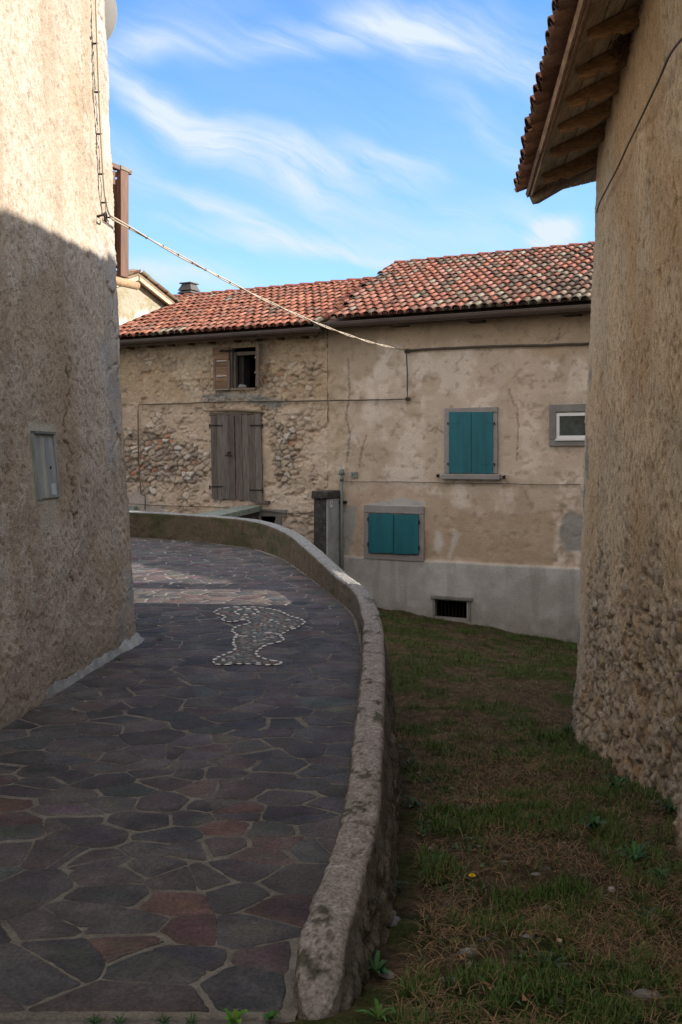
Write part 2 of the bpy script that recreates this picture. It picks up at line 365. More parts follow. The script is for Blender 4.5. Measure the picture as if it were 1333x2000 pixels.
gc *= .66 * (.75 + .5 * fbm(GXX * 60, GYY * 60, 2, 77))[..., None]
tag(grid_mesh('ground', np.stack([GXX, GYY, GZ], -1), M['earth'], None, gc), kind='structure')

# ------------------------------------------------------------------ paved ramp
sy_ = axis([(2.84, 15.2, .12)]); sx_ = np.linspace(0, 1, 60)
PXr = np.interp(sy_, PY, PX) + .04
SXX = -9 + (PXr[:, None] + 9) * (sx_[None] ** .7); SYY = np.repeat(sy_[:, None], 60, 1)
SZZ = street_z(SXX, SYY)
top = np.stack([SXX, SYY, SZZ], -1)
mcol = mixc(np.zeros(top.shape) + np.array([.150, .137, .117]), (.31, .295, .265), sst(6.5, 11.5, SYY)); mcol = np.concatenate([mcol[0:1], mcol], 0)  # cleaner mortar farther up, lightened too so the sun streaks look brighter
low0 = top[0:1].copy(); low0[..., 2] = -2.4
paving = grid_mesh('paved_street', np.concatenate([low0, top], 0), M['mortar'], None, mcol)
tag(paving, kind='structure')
def clip_poly(poly, nx, ny, c):
    out = []
    for i in range(len(poly)):
        a, b = poly[i], poly[(i + 1) % len(poly)]
        da = a[0] * nx + a[1] * ny - c; db = b[0] * nx + b[1] * ny - c
        if da <= 0: out.append(a)
        if (da < 0 < db) or (db < 0 < da):
            t = da / (da - db); out.append((a[0] + (b[0] - a[0]) * t, a[1] + (b[1] - a[1]) * t))
    return out
rs = random.Random(5)
seeds = []
def seed_ok(x, y, r):
    for (a, b, q) in seeds:
        if math.hypot((x - a) / 1.35, y - b) < (r + q) * .60: return False
    return True
MOS_PX = [(225, 183), (270, 150), (350, 135), (430, 130), (500, 130), (565, 130), (640, 132), (700, 140), (775, 152), (855, 172), (940, 215), (1030, 238), (1090, 270), (1050, 290), (1000, 325),
    (930, 343), (860, 380), (838, 400), (890, 430), (850, 455), (780, 468), (720, 478), (665, 515), (630, 540), (615, 565), (640, 595), (700, 612), (740, 625), (800, 635), (865, 640), (865, 660),
    (790, 672), (710, 668), (630, 665), (555, 660), (480, 660), (400, 660), (310, 670), (240, 665), (215, 650), (230, 625), (260, 600), (300, 585), (350, 565), (400, 545), (435, 525), (435, 500),
    (415, 485), (410, 465), (412, 430), (435, 405), (460, 385), (425, 375), (395, 355), (395, 340), (430, 318), (470, 300), (520, 295), (570, 280), (555, 260), (510, 243), (470, 250), (430, 268),
    (385, 272), (335, 262), (295, 245), (350, 220), (310, 210), (265, 195)]
def st_pt(px, py):
    Y = F * 1.723 / (py - HZ + F * .041); return ((px - CX) / F * Y, Y)
MOS = [st_pt(370 + a / 4.76, 1160 + b / 4.76) for a, b in MOS_PX]
tries = 0
while tries < 45000 and len(seeds) < 1800:
    tries += 1
    y = rs.uniform(2.9, 14.9); x = rs.uniform(-7.2, par_x(y) - .03)
    if y < 7 and x < -2.9: continue
    if x < -3.2 - max(0, y - 11) * 1.2: continue
    r = rs.choice([.08, .105, .13, .16, .215]) if y < 8 else rs.choice([.07, .095, .12, .155])
    if y < 3.9: r *= 1.15
    if seed_ok(x, y, r): seeds.append((x, y, r))
V = []; Q = []; CC = []
pal = [(.064, .055, .055), (.070, .060, .058), (.056, .051, .053), (.080, .068, .064), (.078, .060, .055), (.054, .053, .055), (.072, .063, .057), (.082, .065, .058), (.060, .061, .058), (.060, .053, .053), (.067, .059, .061), (.058, .054, .054), (.066, .059, .056)]
tri_f = []
SA = np.array(seeds)
def add_slab(poly, y):
    if len(poly) < 3: return
    cx = sum(p[0] for p in poly) / len(poly); cy = sum(p[1] for p in poly) / len(poly)
    ar = abs(sum(poly[k][0] * poly[(k + 1) % len(poly)][1] - poly[(k + 1) % len(poly)][0] * poly[k][1] for k in range(len(poly)))) / 2
    if ar < .0025: return
    # chamfer corners a little, roughen edges
    pts = []
    n = len(poly)
    for k in range(n):
        p0, p1 = poly[k], poly[(k + 1) % n]; L_ = math.hypot(p1[0] - p0[0], p1[1] - p0[1])
        if L_ < .008: continue
        ns = max(3, int(L_ / .022))
        bow = rs.uniform(-.016, .008) * min(1, L_ / .25)
        ex, ey = (p1[0] - p0[0]) / L_, (p1[1] - p0[1]) / L_
        for s in range(ns):
            cut = min(.25, rs.choice([.004, .008, .02]) / L_); t = cut + (1 - 2 * cut) * s / (ns - 1); jj = rs.uniform(-.0035, .0035) + bow * 4 * t * (1 - t)
            pts.append((p0[0] + ex * L_ * t - ey * jj, p0[1] + ey * L_ * t + ex * jj))
    if len(pts) < 5: return
    th = rs.uniform(.0015, .0035); tx, ty = rs.uniform(-.005, .005), rs.uniform(-.005, .005)
    base = len(V); m = len(pts); col = pal[rs.randrange(len(pal))]; kf = rs.uniform(.75, 1.25)
    if (y < 4.5 and rs.random() < .16): col = (.098, .062, .052)
    col = tuple(c * kf for c in col)
    def zz(px_, py_, h): return float(street_z(px_, py_)) + max(.001, h + (px_ - cx) * tx + (py_ - cy) * ty)
    V.append((cx, cy, zz(cx, cy, th))); CC.append(tuple(q_ * rs.uniform(.8, 1.25) for q_ in col))
    for (a, b) in pts: 
        e = (cx + (a - cx) * .96, cy + (b - cy) * .96); V.append((*e, zz(*e, th))); CC.append(col)
    for (a, b) in pts: V.append((a, b, zz(a, b, th - .0005))); CC.append(tuple(c * 1.1 for c in col))
    for (a, b) in pts: V.append((a, b, float(street_z(a, b)) - .004)); CC.append((.13, .115, .10))
    for k in range(m):
        k2 = (k + 1) % m
        Q.append((base, base, base + 1 + k, base + 1 + k2)); Q.append((base + 1 + k, base + 1 + m + k, base + 1 + m + k2, base + 1 + k2))
        Q.append((base + 1 + m + k, base + 1 + 2 * m + k, base + 1 + 2 * m + k2, base + 1 + m + k2))
for i, (x, y, r) in enumerate(seeds):
    poly = [(x + a, y + b) for a, b in ((-.7, -.6), (.7, -.6), (.7, .6), (-.7, .6))]
    d = np.hypot(SA[:, 0] - x, SA[:, 1] - y); order = np.argsort(d)[1:26]
    mw = rs.choice([.006, .010, .015, .021]) * (1 if y > 6 else 1.2)
    for j in order:
        a, b, q = seeds[j]
        ux, uy = (a - x) / 1.35, b - y; l = math.hypot(ux, uy); k = (l * l + (r * r - q * q) * .25) / (2 * l); t = k / l
        mx_, my_ = x + (a - x) * t, y + (b - y) * t; nx, ny = ux / l / 1.35, uy / l; l2 = math.hypot(nx, ny); nx /= l2; ny /= l2
        me_ = rs.choice([.001, .003, .005, .008, .015]) * (1 if y > 6 else 1.25)
        poly = clip_poly(poly, nx, ny, nx * mx_ + ny * my_ - me_)
        if len(poly) < 3: break
    if len(poly) >= 3 and x > par_x(y) - .9:
        for yq in (y - .35, y - .12, y + .12, y + .35):
            x0_, x1_ = float(par_x(yq - .05)), float(par_x(yq + .05)); nx, ny = .1, -(x1_ - x0_); l = math.hypot(nx, ny); nx /= l; ny /= l
            poly = clip_poly(poly, nx, ny, nx * float(par_x(yq)) + ny * yq - .004)
            if len(poly) < 3: break
    if len(poly) >= 3: poly = clip_poly(poly, 0, -1, -2.87)
    if len(poly) < 3: continue
    polys = [poly]
    ar0 = abs(sum(poly[k][0] * poly[(k + 1) % len(poly)][1] - poly[(k + 1) % len(poly)][0] * poly[k][1] for k in range(len(poly)))) / 2
    if rs.random() < (.55 if ar0 > .05 else .22) and ar0 > .02:
        th0 = rs.uniform(0, math.pi); ox_, oy_ = x + rs.uniform(-.04, .04), y + rs.uniform(-.03, .03); nx, ny = math.cos(th0), math.sin(th0); gp0 = rs.choice([.001, .003, .005])
        cc_ = nx * ox_ + ny * oy_
        polys = [clip_poly(poly, nx, ny, cc_ - gp0), clip_poly(poly, -nx, -ny, -cc_ - gp0)]
    for poly in polys:
        add_slab(poly, y)
V = np.array(V); CC = np.array(CC)
CC *= (1 + .55 * sst(7.5, 11.5, V[:, 1]))[:, None]  # far slabs painted lighter to brighten the sun streaks
CC *= (.55 + .9 * fbm(V[:, 0] * 6, V[:, 1] * 6, 4, 12))[:, None]
tris = np.array([q[1:] for q in Q if q[0] == q[1]]); quads = np.array([q for q in Q if q[0] != q[1]])
T = np.concatenate([tris, quads[:, [0, 1, 2]], quads[:, [0, 2, 3]]])
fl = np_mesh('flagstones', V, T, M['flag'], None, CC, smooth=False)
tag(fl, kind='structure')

# kerb row of small stones where the paving stops, near the camera
mb = MB()
x = -2.2
while x < -.2:
    w = rs.uniform(.10, .24); 
    if rs.random() < .75:
        c_ = rs.choice(pal); z0 = -1.62
        n = 9; poly = [(x + w / 2 + (w / 2 - .012) * math.cos(t * 2 * math.pi / n) * rs.uniform(.85, 1.08), 2.765 + .05 * math.sin(t * 2 * math.pi / n) * rs.uniform(.8, 1.1)) for t in range(n)]
        mb.prism(poly, -1.66, -1.603 + rs.uniform(-.006, .006), col=tuple(q * 1.3 for q in c_))
    x += w
mb.box(-3, -.2, 2.80, 2.845, -1.70, -1.606, col=(.13, .12, .105), jit=.002)
tag(mb.build('kerb_strip', M['flag'], None, col=True), kind='structure')

# ------------------------------------------------------------------ pebble mosaic let into the paving
mz = lambda x, y: float(street_z(x, y)) + .006
mos = empty('pebble_mosaic', (MOS[0][0], MOS[0][1], mz(*MOS[0])), 0, 'pebble picture with a white pebble outline and coloured filling, let into the dark flagstones', 'mosaic')
O0 = Vector(mos.location)
bed = MB(); bed.add([(Vector((a, b, mz(a, b) + .002)) - O0) for a, b in MOS], [tuple(range(len(MOS)))])
bo = bed.build('mortar_bed', M['bed'], mos)
def pebble(mbx, x, y, L_, w, h, ang, col):
    n = 9; vs = []; ca, sa = math.cos(ang), math.sin(ang); f = rs.uniform(.85, 1.1)
    for (k, (rr, zz_)) in enumerate(((1., -.15), (1.0, .25), (.72, .8), (.3, 1.0))):
        for t in range(n):
            w_ = 2 * math.pi * t / n; a = math.cos(w_) * L_ / 2 * rr; b = math.sin(w_) * w / 2 * rr * (f if t % 2 else 1)
            vs.append(Vector((x + a * ca - b * sa, y + a * sa + b * ca, mz(x, y) + .002 + zz_ * h)) - O0)
    fs = [(k * n + t, k * n + (t + 1) % n, (k + 1) * n + (t + 1) % n, (k + 1) * n + t) for k in range(3) for t in range(n)] + [tuple(27 + t for t in range(n))]
    mbx.add(vs, fs, col)
wh = MB(); placed = []
dense = []
for (a, b) in zip(MOS, MOS[1:] + MOS[:1]):
    l = math.hypot(b[0] - a[0], b[1] - a[1]); n = max(1, int(l / .01))
    dense += [(a[0] + (b[0] - a[0]) * k / n, a[1] + (b[1] - a[1]) * k / n) for k in range(n)]
k = 0
while k < len(dense) - 3:
    L_ = rs.uniform(.035, .075); st = max(3, int((L_ + rs.uniform(.014, .035)) / .01)); a = dense[k]; b = dense[min(k + st - 1, len(dense) - 1)]
    x, y = (a[0] + b[0]) / 2, (a[1] + b[1]) / 2; ang = math.atan2(b[1] - a[1], b[0] - a[0])
    g = rs.uniform(.50, .68); pebble(wh, x, y, L_, rs.uniform(.018, .030), .0045, ang + rs.uniform(-.2, .2), (g, g * .98, g * .93)); placed.append((x, y, .036)); k += st
ex, ey = st_pt(370 + 535 / 4.76, 1160 + 176 / 4.76)
for t in range(8):
    w_ = t * math.pi / 4; x, y = ex + .10 * math.cos(w_), ey + .13 * math.sin(w_); pebble(wh, x, y, rs.uniform(.04,.06), .03, .008, w_ + 1.57, (.6, .59, .56)); placed.append((x, y, .035))
tag(wh.build('outline_pebbles', M['pebble'], mos, smooth=True, col=True), kind='stuff')
fi = MB(); xs = [p[0] for p in MOS]; ys = [p[1] for p in MOS]
cpal = [(.12, .13, .11), (.09, .12, .105), (.15, .11, .09), (.11, .14, .135), (.17, .135, .10), (.08, .085, .09), (.14, .13, .115), (.17, .085, .065), (.20, .19, .17), (.10, .095, .105), (.085, .105, .09)]
cand = 0
while cand < 14000:
    cand += 1
    x = rs.uniform(min(xs), max(xs)); y = rs.uniform(min(ys), max(ys))
    if poly_sd(np.array([x]), np.array([y]), MOS)[0] < .02: continue
    L_ = rs.choice([.035, .045, .055, .07]) * (1.0 if cand < 6000 else .75); r = L_ * .40
    if any((x - a) ** 2 / 1.5 + (y - b) ** 2 < (r + q) ** 2 * .80 for a, b, q in placed): continue
    placed.append((x, y, r)); c_ = tuple(q_ * 1.25 for q_ in rs.choice(cpal)) if rs.random() > .08 else (.5, .49, .46)
    pebble(fi, x, y, L_, L_ * rs.uniform(.55, .8), .0035, rs.gauss(0, .45), c_)
tag(fi.build('coloured_pebbles', M['pebble'], mos, smooth=True, col=True), kind='stuff')

# ------------------------------------------------------------------ curved parapet
sp = catmull([(a, b, 0) for a, b in PIN], 60)
dist_ = [0.]
for a, b in zip(sp[:-1], sp[1:]): dist_.append(dist_[-1] + (b - a).length)
dist_ = np.array(dist_); spx = np.array([p.x for p in sp]); spy = np.array([p.y for p in sp])
s_at = lambda y: np.interp(y, spy, dist_)
stn = axis([(0, s_at(7.0), .014), (s_at(7.0), s_at(14.1), .03), (s_at(14.1), dist_[-1], .12)])
X = np.interp(stn, dist_, spx); Y = np.interp(stn, dist_, spy)
tx = np.gradient(X, stn); ty = np.gradient(Y, stn); kk = np.ones(9) / 9
tx = np.convolve(np.pad(tx, 4, 'edge'), kk, 'valid'); ty = np.convolve(np.pad(ty, 4, 'edge'), kk, 'valid')
ll = np.hypot(tx, ty); nx, ny = ty / ll, -tx / ll
H = np.interp(Y, [2.8, 3.1, 3.4, 3.8, 4.3, 9.4, 10.7, 11.9, 13, 15], [.10, .15, .17, .185, .20, .20, .27, .33, .36, .35])
endk = np.sqrt(np.clip(stn / .20, 0.0, 1)); 
Wd = np.interp(Y, [2.8, 3.2, 5, 9, 12, 15], [.16, .155, .15, .155, .18, .20])
ZS = street_z(X, Y)
oxb = X + nx * .3; GD = ground_h(oxb, Y + ny * .3)
rows = []; kind_ = []
for t in np.linspace(0, 1, 14): rows.append(('i', t))
for t in np.linspace(0, 1, 16)[1:]: rows.append(('t', t))
for t in np.linspace(0, 1, 34)[1:]: rows.append(('o', t))
PP = []; KK = []; TT = []
for (kd, t) in rows:
    if kd == 'i': off = .002 + .012 * t; z = ZS - .04 + (H * endk + .04 - .016) * t; off = np.full_like(X, off)
    elif kd == 't':
        a = t; off = .014 + (Wd - .014) * a; z = ZS + H * endk - .016 + .018 * (1 - abs(2 * a - 1) ** 5)
    else:
        ztop = ZS + H * endk - .016; zb = GD - .12; z = ztop + (zb - ztop) * t ** .9
        off = Wd + (ztop - z) * .085 + .014 * math.sin(min(1, t * 5) * 1.57)
    PP.append(np.stack([X + nx * off, Y + ny * off, z], -1)); KK.append({'i': 0, 't': 1, 'o': 2}[kd]); TT.append(t)
PP = np.stack(PP, 1); KK = np.array(KK)
# rounded end: squeeze the first stations towards the middle of the section
e = np.clip(stn / .16, 0, 1); e = np.sqrt(1 - (1 - e) ** 2)
mid = PP[:, 22:23, :2] * 1.0
PP[..., :2] = mid + (PP[..., :2] - mid) * (.15 + .85 * e)[:, None, None]
arc = np.cumsum(np.concatenate([np.zeros((len(stn), 1)), np.linalg.norm(np.diff(PP, axis=1), axis=2)], 1), 1)
S2 = np.repeat(stn[:, None], len(rows), 1)
n1 = fbm(S2 * 9, arc * 9, 4, 2) - .5; n7 = fbm(S2 * 70, arc * 70, 2, 5) - .5; n2 = fbm(S2 * 38, arc * 38, 3, 4) - .5
pit1, pit2, pid = vor(S2 * 26, arc * 26, 6)
pit = sst(.33, .12, pit1) * (pid > .72) * sst(.42, .6, fbm(S2 * 4, arc * 4, 3, 9))
knd = np.repeat(KK[None], len(stn), 0)
outer = (knd == 2); r1, r2, rid = vor(S2 * 7 + n1, arc * 8, 41)
crk = sst(.010, .003, np.abs(((S2 + n1 * .08) % 1.9) - .95)) * (knd < 2); dsp = n1 * .010 + n2 * .006 + n7 * .006 - pit * .012 - crk * .010 + outer * (sst(0, .35, r2 - r1) * .028 - .012 + n1 * .03) * sst(.12, .3, np.repeat(np.array(TT)[None], len(stn), 0))
dsp += (knd == 0) * n1 * .014
nrm = np.cross(np.gradient(PP, axis=1), np.gradient(PP, axis=0)); nrm /= (np.linalg.norm(nrm, axis=2, keepdims=True) + 1e-9)
if (nrm[len(stn) // 3, 20, 2]) < 0: nrm = -nrm
PP2 = PP + nrm * dsp[..., None]
pc = np.zeros(PP.shape) + np.array([.285, .257, .232])
pc = mixc(pc, (.36, .33, .30), sst(.0, .25, n2)); pc = mixc(pc, (.20, .165, .14), sst(.0, -.25, n7) * .6); 
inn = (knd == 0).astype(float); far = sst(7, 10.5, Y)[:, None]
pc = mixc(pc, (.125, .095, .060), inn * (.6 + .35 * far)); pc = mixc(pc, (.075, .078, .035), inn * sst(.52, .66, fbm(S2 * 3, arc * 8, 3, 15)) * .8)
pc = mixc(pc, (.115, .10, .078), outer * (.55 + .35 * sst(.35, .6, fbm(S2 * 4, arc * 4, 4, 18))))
pc = mixc(pc, (.22, .19, .15), outer * (rid > .6) * sst(.1, .3, r2 - r1) * sst(.3, .5, np.repeat(np.array(TT)[None], len(stn), 0)))
mo = sst(.60, .68, fbm(S2 * 7, arc * 9, 5, 27)) * sst(.48, .60, fbm(S2 * 42, arc * 42, 3, 28)) * (knd > 0) * sst(11, 8, Y)[:, None]
pc = mixc(pc, (.050, .050, .028), mo * .85); PP2 += nrm * (mo * .006)[..., None]
pc = mixc(pc, (.06, .05, .04), pit * .7); pc = mixc(pc, (.08, .065, .05), crk * .8)
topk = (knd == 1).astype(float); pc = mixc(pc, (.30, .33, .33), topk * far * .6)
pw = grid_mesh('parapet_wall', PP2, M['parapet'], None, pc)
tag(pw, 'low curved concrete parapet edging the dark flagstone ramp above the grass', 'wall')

# ------------------------------------------------------------------ left building
LOFF_Z = [-1.9, -1.41, -.43, .35, 1.5, 3.06, 6]; LOFF = [-.03, 0, .075, .120, .165, .235, .38]
LP = [(-2.89, -1.), (-1.87, 5.46), (-1.56, 7.42), (-1.535, 7.51), (-1.55, 7.60), (-1.60, 7.68), (-3.3, 10.9)]
def l_x(y, z): return float(np.interp(y, [-1, 5.46, 7.51], [-2.89, -1.87, -1.545]) - np.interp(z, LOFF_Z, LOFF))
lb = empty('left_house', (-2.6, 6.0, -1.5), 0, 'tall rough plastered house wall at the left edge, sunlit above and shaded below', 'house')
lo = Vector(lb.location)
lp = [Vector((a, b, 0)) for a, b in LP]; cum = [0.]
for a, b in zip(lp[:-1], lp[1:]): cum.append(cum[-1] + (b - a).length)
cum = np.array(cum); sC = cum[3]
s_ = axis([(0, cum[1] - .3, .12), (cum[1] - .3, sC + .28, .0115), (sC + .28, cum[-1], .06)])
z_ = axis([(-1.95, 3.55, .0115), (3.55, 6.0, .12)])
bx_ = np.interp(s_, cum, [p.x for p in lp]); by_ = np.interp(s_, cum, [p.y for p in lp])
tx = np.gradient(bx_, s_); ty = np.gradient(by_, s_)
kk = np.ones(15) / 15; tx = np.convolve(np.pad(tx, 7, 'edge'), kk, 'valid'); ty = np.convolve(np.pad(ty, 7, 'edge'), kk, 'valid')
l_ = np.hypot(tx, ty); nx, ny = ty / l_, -tx / l_
S, Z = np.meshgrid(s_, z_, indexing='ij')
off = np.interp(Z, LOFF_Z, LOFF)
P = np.stack([bx_[:, None] - nx[:, None] * off, by_[:, None] - ny[:, None] * off * .4, Z], -1)
rot = lambda a, b, d: (a * math.cos(d) + b * math.sin(d), -a * math.sin(d) + b * math.cos(d))
wS = S + (fbm(S * 5, Z * 5, 2, 90) - .5) * .1; a1, b1 = rot(wS, Z, math.radians(-62))
n1 = fbm(a1 * 34, b1 * 78, 3, 5) - .5; n2 = fbm(S * 70, Z * 70, 2, 6) - .5; n3 = fbm(S * 2.2, Z * 2.2, 4, 7) - .5; n4 = fbm(S * 9, Z * 9, 3, 17) - .5
cd = sC - S                                   # distance before the corner
edge = sst(.42, .22, np.abs(cd) + (fbm(S * 3, Z * 3, 3, 33) - .5) * .35 + .06)
c1, c2, cid = vor(S * 3.6 + n4 * .5, Z * 3.1 + n4 * .5, 14)
cr = sst(.0, .09, c2 - c1)
expo = edge * sst(.36, .44, fbm(S * 2.5 + 4, Z * 2.5, 3, 61)) * sst(-.2, .3, Z) * (Z < 4)
n6 = fbm(a1 * 30 + 5, b1 * 75, 2, 95); pt = sst(.62, .78, n6)
dsp = n1 * .012 + n2 * .006 + n3 * .045 + n4 * .010 - pt * .007
dsp = dsp * (1 - expo * .6) + expo * (-.018 + cr * .016 + (cid - .5) * .014)
bxm = sst(.03, 0, np.maximum(np.abs(by_[:, None] - 6.205) - .165, np.abs(Z + .05) - .24))
bxm = np.maximum(bxm, sst(.05, 0, np.maximum(np.abs(by_[:, None] - 6.23) - .10, np.abs(Z + .36) - .10)) * .7) * (S < sC)
dsp = dsp * (1 - bxm * .85)
nv = np.stack([nx, ny, 0 * nx], -1)[:, None, :]
P = P + nv * dsp[..., None]
pc = np.zeros(P.shape) + np.array([.445, .39, .32])
pc = mixc(pc, (.49, .44, .37), sst(-.08, .10, n3 + n1 * .2)); pc = mixc(pc, (.38, .30, .21), sst(.02, .2, fbm(S * 1.6 + 8, Z * 1.2, 4, 44) - .5) * .7)
pc = mixc(pc, (.34, .265, .18), sst(.02, -.22, n1) * .55); pc = mixc(pc, (.27, .205, .14), pt * .6)
pc = mixc(pc, (.42, .36, .30), sst(-.6, -1.5, Z + n3) * .5)
pc = mixc(pc, (.44, .43, .41), expo * cr * .9 * (.6 + .4 * cid)); pc = mixc(pc, (.20, .16, .12), expo * (1 - cr) * .8)
gm = sst(.60, .70, fbm(S * 5, Z * 4, 3, 71)) * sst(.5, .1, np.abs(cd)) * sst(2.2, 1.4, Z)
pc = mixc(pc, (.36, .39, .40), gm * .85)
st1 = fbm(S * 7, Z * .55, 3, 301); pc = mixc(pc, (.33, .265, .19), sst(.56, .72, st1) * .45 * (Z > -1.2)); dmp = sst(.25, -.05, Z + 1.45 - .25 * fbm(S * 3, Z * 0, 3, 8)); pc = mixc(pc, (.24, .20, .15), dmp * .6)
for ln_ in ([(7.0, 3.4), (7.12, 2.6), (7.05, 2.1), (7.2, 1.6)], [(6.5, -.9), (6.62, -.4), (6.56, .2), (6.7, .7)]):
    dk_ = seg_dist(by_[:, None] + n4 * .25, Z + n4 * .2, ln_); dsp_c = sst(.012, .003, dk_) * (S < sC); P = P - nv * (dsp_c * .012)[..., None]; pc = mixc(pc, (.22, .17, .12), dsp_c * .7)
pc = mixc(pc, (.46, .44, .36), bxm * .9)
grid_mesh('outer_wall', P - np.array(lo), M['plaster'], lb, pc)
mb = MB()                                       # back, top and roof of the left house (out of frame)
mb.prism([(-2.9 - lo.x, -1.0 - lo.y), (-2.05 - lo.x, 7.45 - lo.y), (-3.6 - lo.x, 10.8 - lo.y), (-9 - lo.x, 10.8 - lo.y), (-9 - lo.x, -1 - lo.y)], -2.5 - lo.z, 5.95 - lo.z)
mb.build('inner_walls', M['cement'], lb)
mb = MB(); mb.prism([(-3.0 - lo.x, -1.3 - lo.y), (-1.75 - lo.x, 7.9 - lo.y), (-3.5 - lo.x, 11.2 - lo.y), (-9.3 - lo.x, 11.2 - lo.y), (-9.3 - lo.x, -1.3 - lo.y)], 5.98 - lo.z, 6.15 - lo.z)
mb.build('roof', M['tile_shade'], lb, col=True)
# lime fillet along the foot of the wall
st_ = np.linspace(5.9, 7.95, 320); rw = []
for yy in st_:
    s_now = float(np.interp(min(yy, 7.5), [-1, 5.46, 7.51], [cum[0], cum[1], sC])) + max(0, yy - 7.5)
    x0 = np.interp(s_now, cum, [p.x for p in lp]); y0 = np.interp(s_now, cum, [p.y for p in lp])
    q = np.array([.99, -.1]) if yy < 7.45 else np.array([.85, .5])
    w = .34 * (.035 + .05 * float(fbm(np.array([yy * 6]), np.array([1.]), 3, 4)[0])) * float(np.interp(yy, [5.9, 6.4, 7.2, 7.6, 7.95], [.1, .4, .8, 3.4, 1.1]))
    row = []
    for k, (a, h) in enumerate(((-.5, .06), (.15, .045), (.5, .02), (.85, .012), (1.0, -.01))):
        row.append((x0 + q[0] * w * a, y0 + q[1] * w * a, float(street_z(x0, y0)) + h * (.5 + 1.0 * float(fbm(np.array([yy * 9 + k * .3]), np.array([2.]), 4, 14)[0]))))
    rw.append(row)
o = grid_mesh('lime_fillet', np.array(rw) - np.array(lo), M['skirt'], lb)

# recessed cupboard door in the left wall
def lw(y, z, o=0.0): return Vector((l_x(y, z) + o, y - o * .16, z))
cb = empty('meter_cupboard', lw(6.2, -.25), 0, 'narrow weathered grey-green cupboard door with keyhole set in the left plaster wall', 'cupboard')
co = Vector(cb.location)
def slab_on_wall(name, y0, y1, z0, z1, o0, o1, m, parent, col=None, sh=0.0, n=1):
    mbx = MB(); cols = col or [(1, 1, 1)] * n
    for k in range(n):
        ya = y0 + (y1 - y0) * k / n + (.0015 if k else 0); yb = y0 + (y1 - y0) * (k + 1) / n - .0015
        vs = [lw(a + (z1 - z) * sh, z, oo) - co for a in (ya, yb) for z in (z0, z1) for oo in (o0, o1)]
        mbx.add(vs, [(0, 1, 3, 2), (4, 6, 7, 5), (0, 4, 5, 1), (2, 3, 7, 6), (0, 2, 6, 4), (1, 5, 7, 3)], cols[k % len(cols)])
    return mbx.build(name, m, parent, col=True)
gcol = [(.25, .27, .255), (.33, .33, .28), (.22, .25, .25), (.26, .275, .27)]
slab_on_wall('door_frame', 6.045, 6.07, -.27, .135, .0, .022, M['boxwood'], cb, gcol[:1], .10)
slab_on_wall('door_frame', 6.322, 6.343, -.27, .135, .0, .020, M['boxwood'], cb, gcol[:1], .10)
slab_on_wall('door_frame', 6.05, 6.34, .135, .150, .0, .030, M['boxwood'], cb, [(.12, .13, .12)], .10)
dr = slab_on_wall('door', 6.073, 6.319, -.262, .132, .0, .013, M['boxwood'], cb, gcol, .10, n=4)
kh = MB(); kh.tube([lw(6.27, -.075, .008) - co, lw(6.27, -.075, .016) - co], .011, 10); kh.build('keyhole', M['iron'], dr)
slab_on_wall('label_plate', 6.262, 6.325, -.245, -.175, .0135, .0155, M['boxwood'], dr, [(.42, .48, .49)], .10)

# ------------------------------------------------------------------ balcony on the left house
D = Vector((.44, .9, 0)).normalized(); Nn = Vector((D.y, -D.x, 0)); P1 = Vector((-2.03, 9.55, 0))
bal = empty('balcony', (P1.x, P1.y, 1.7), math.atan2(D.y, D.x), 'dark brown wooden balcony corner jutting out behind the left plaster wall', 'balcony')
# local x along D, local y to the left (inwards), z up
mb = MB(); mb.box(-.12, 0, 0, .05, 0, 1.01, bev=.004); mb.build('corner_post', M['balcony'], bal)
mb = MB(); mb.box(-1.6, -.13, .0, .06, 1.0, 1.045, bev=.004); mb.box(0.005, .05, .0, 1.3, 1.0, 1.04, bev=.004); mb.build('handrail', M['balcony'], bal)
mb = MB(); mb.box(-.125, .012, -.006, .056, 1.012, 1.05, bev=.003); mb.build('rail_bracket', M['cement'], bal)
mb = MB(); mb.box(-1.55, -.19, .055, .08, .11, .985); mb.box(-1.5, -.16, .035, .054, .86, .985); mb.box(-1.5, -.16, .035, .054, .05, .16); mb.box(-.04, -.02, .10, 1.2, .1, .95)
mb.build('side_panel', M['balcony'], bal)
mb = MB(); mb.box(-1.7, -.02, .09, 1.3, -.05, .0); mb.build('floor', M['balcony'], bal)
mb = MB(); mb.tube([(-1.7, .01, -.055), (-.7, .008, -.06), (.14, .012, -.052)], [.042, .045, .040], 12); mb.build('edge_beam', M['log'], bal, smooth=True)

# satellite dish
ds = empty('satellite_dish', (-2.105, 8.3, 3.70), 0, 'round grey satellite dish half hidden behind the top of the left wall', 'satellite dish')
vs = []; fs = []; nr, ns = 6, 40
for k in range(nr + 1):
    r = k / nr
    for t in range(ns):
        w = 2 * math.pi * t / ns; vs.append((r * .235 * math.cos(w), -.02 + .055 * r * r, r * .30 * math.sin(w)))
for k in range(nr):
    for t in range(ns): fs.append((k * ns + t, k * ns + (t + 1) % ns, (k + 1) * ns + (t + 1) % ns, (k + 1) * ns + t))
b_ = len(vs); vs2 = [(x, y + .006, z) for x, y, z in vs]
mb = MB(); mb.add(vs, fs); mb.add(vs2, fs); mb.add([vs[nr * ns + t] for t in range(ns)] + [vs2[nr * ns + t] for t in range(ns)], [(t, (t + 1) % ns, ns + (t + 1) % ns, ns + t) for t in range(ns)])
mb.build('reflector', M['dish'], ds, smooth=True)
mb = MB(); mb.tube([(0, .0, 0), (-.1, .04, -.1), (-.30, .08, -.12)], .018, 8); mb.build('mounting_arm', M['iron'], ds)

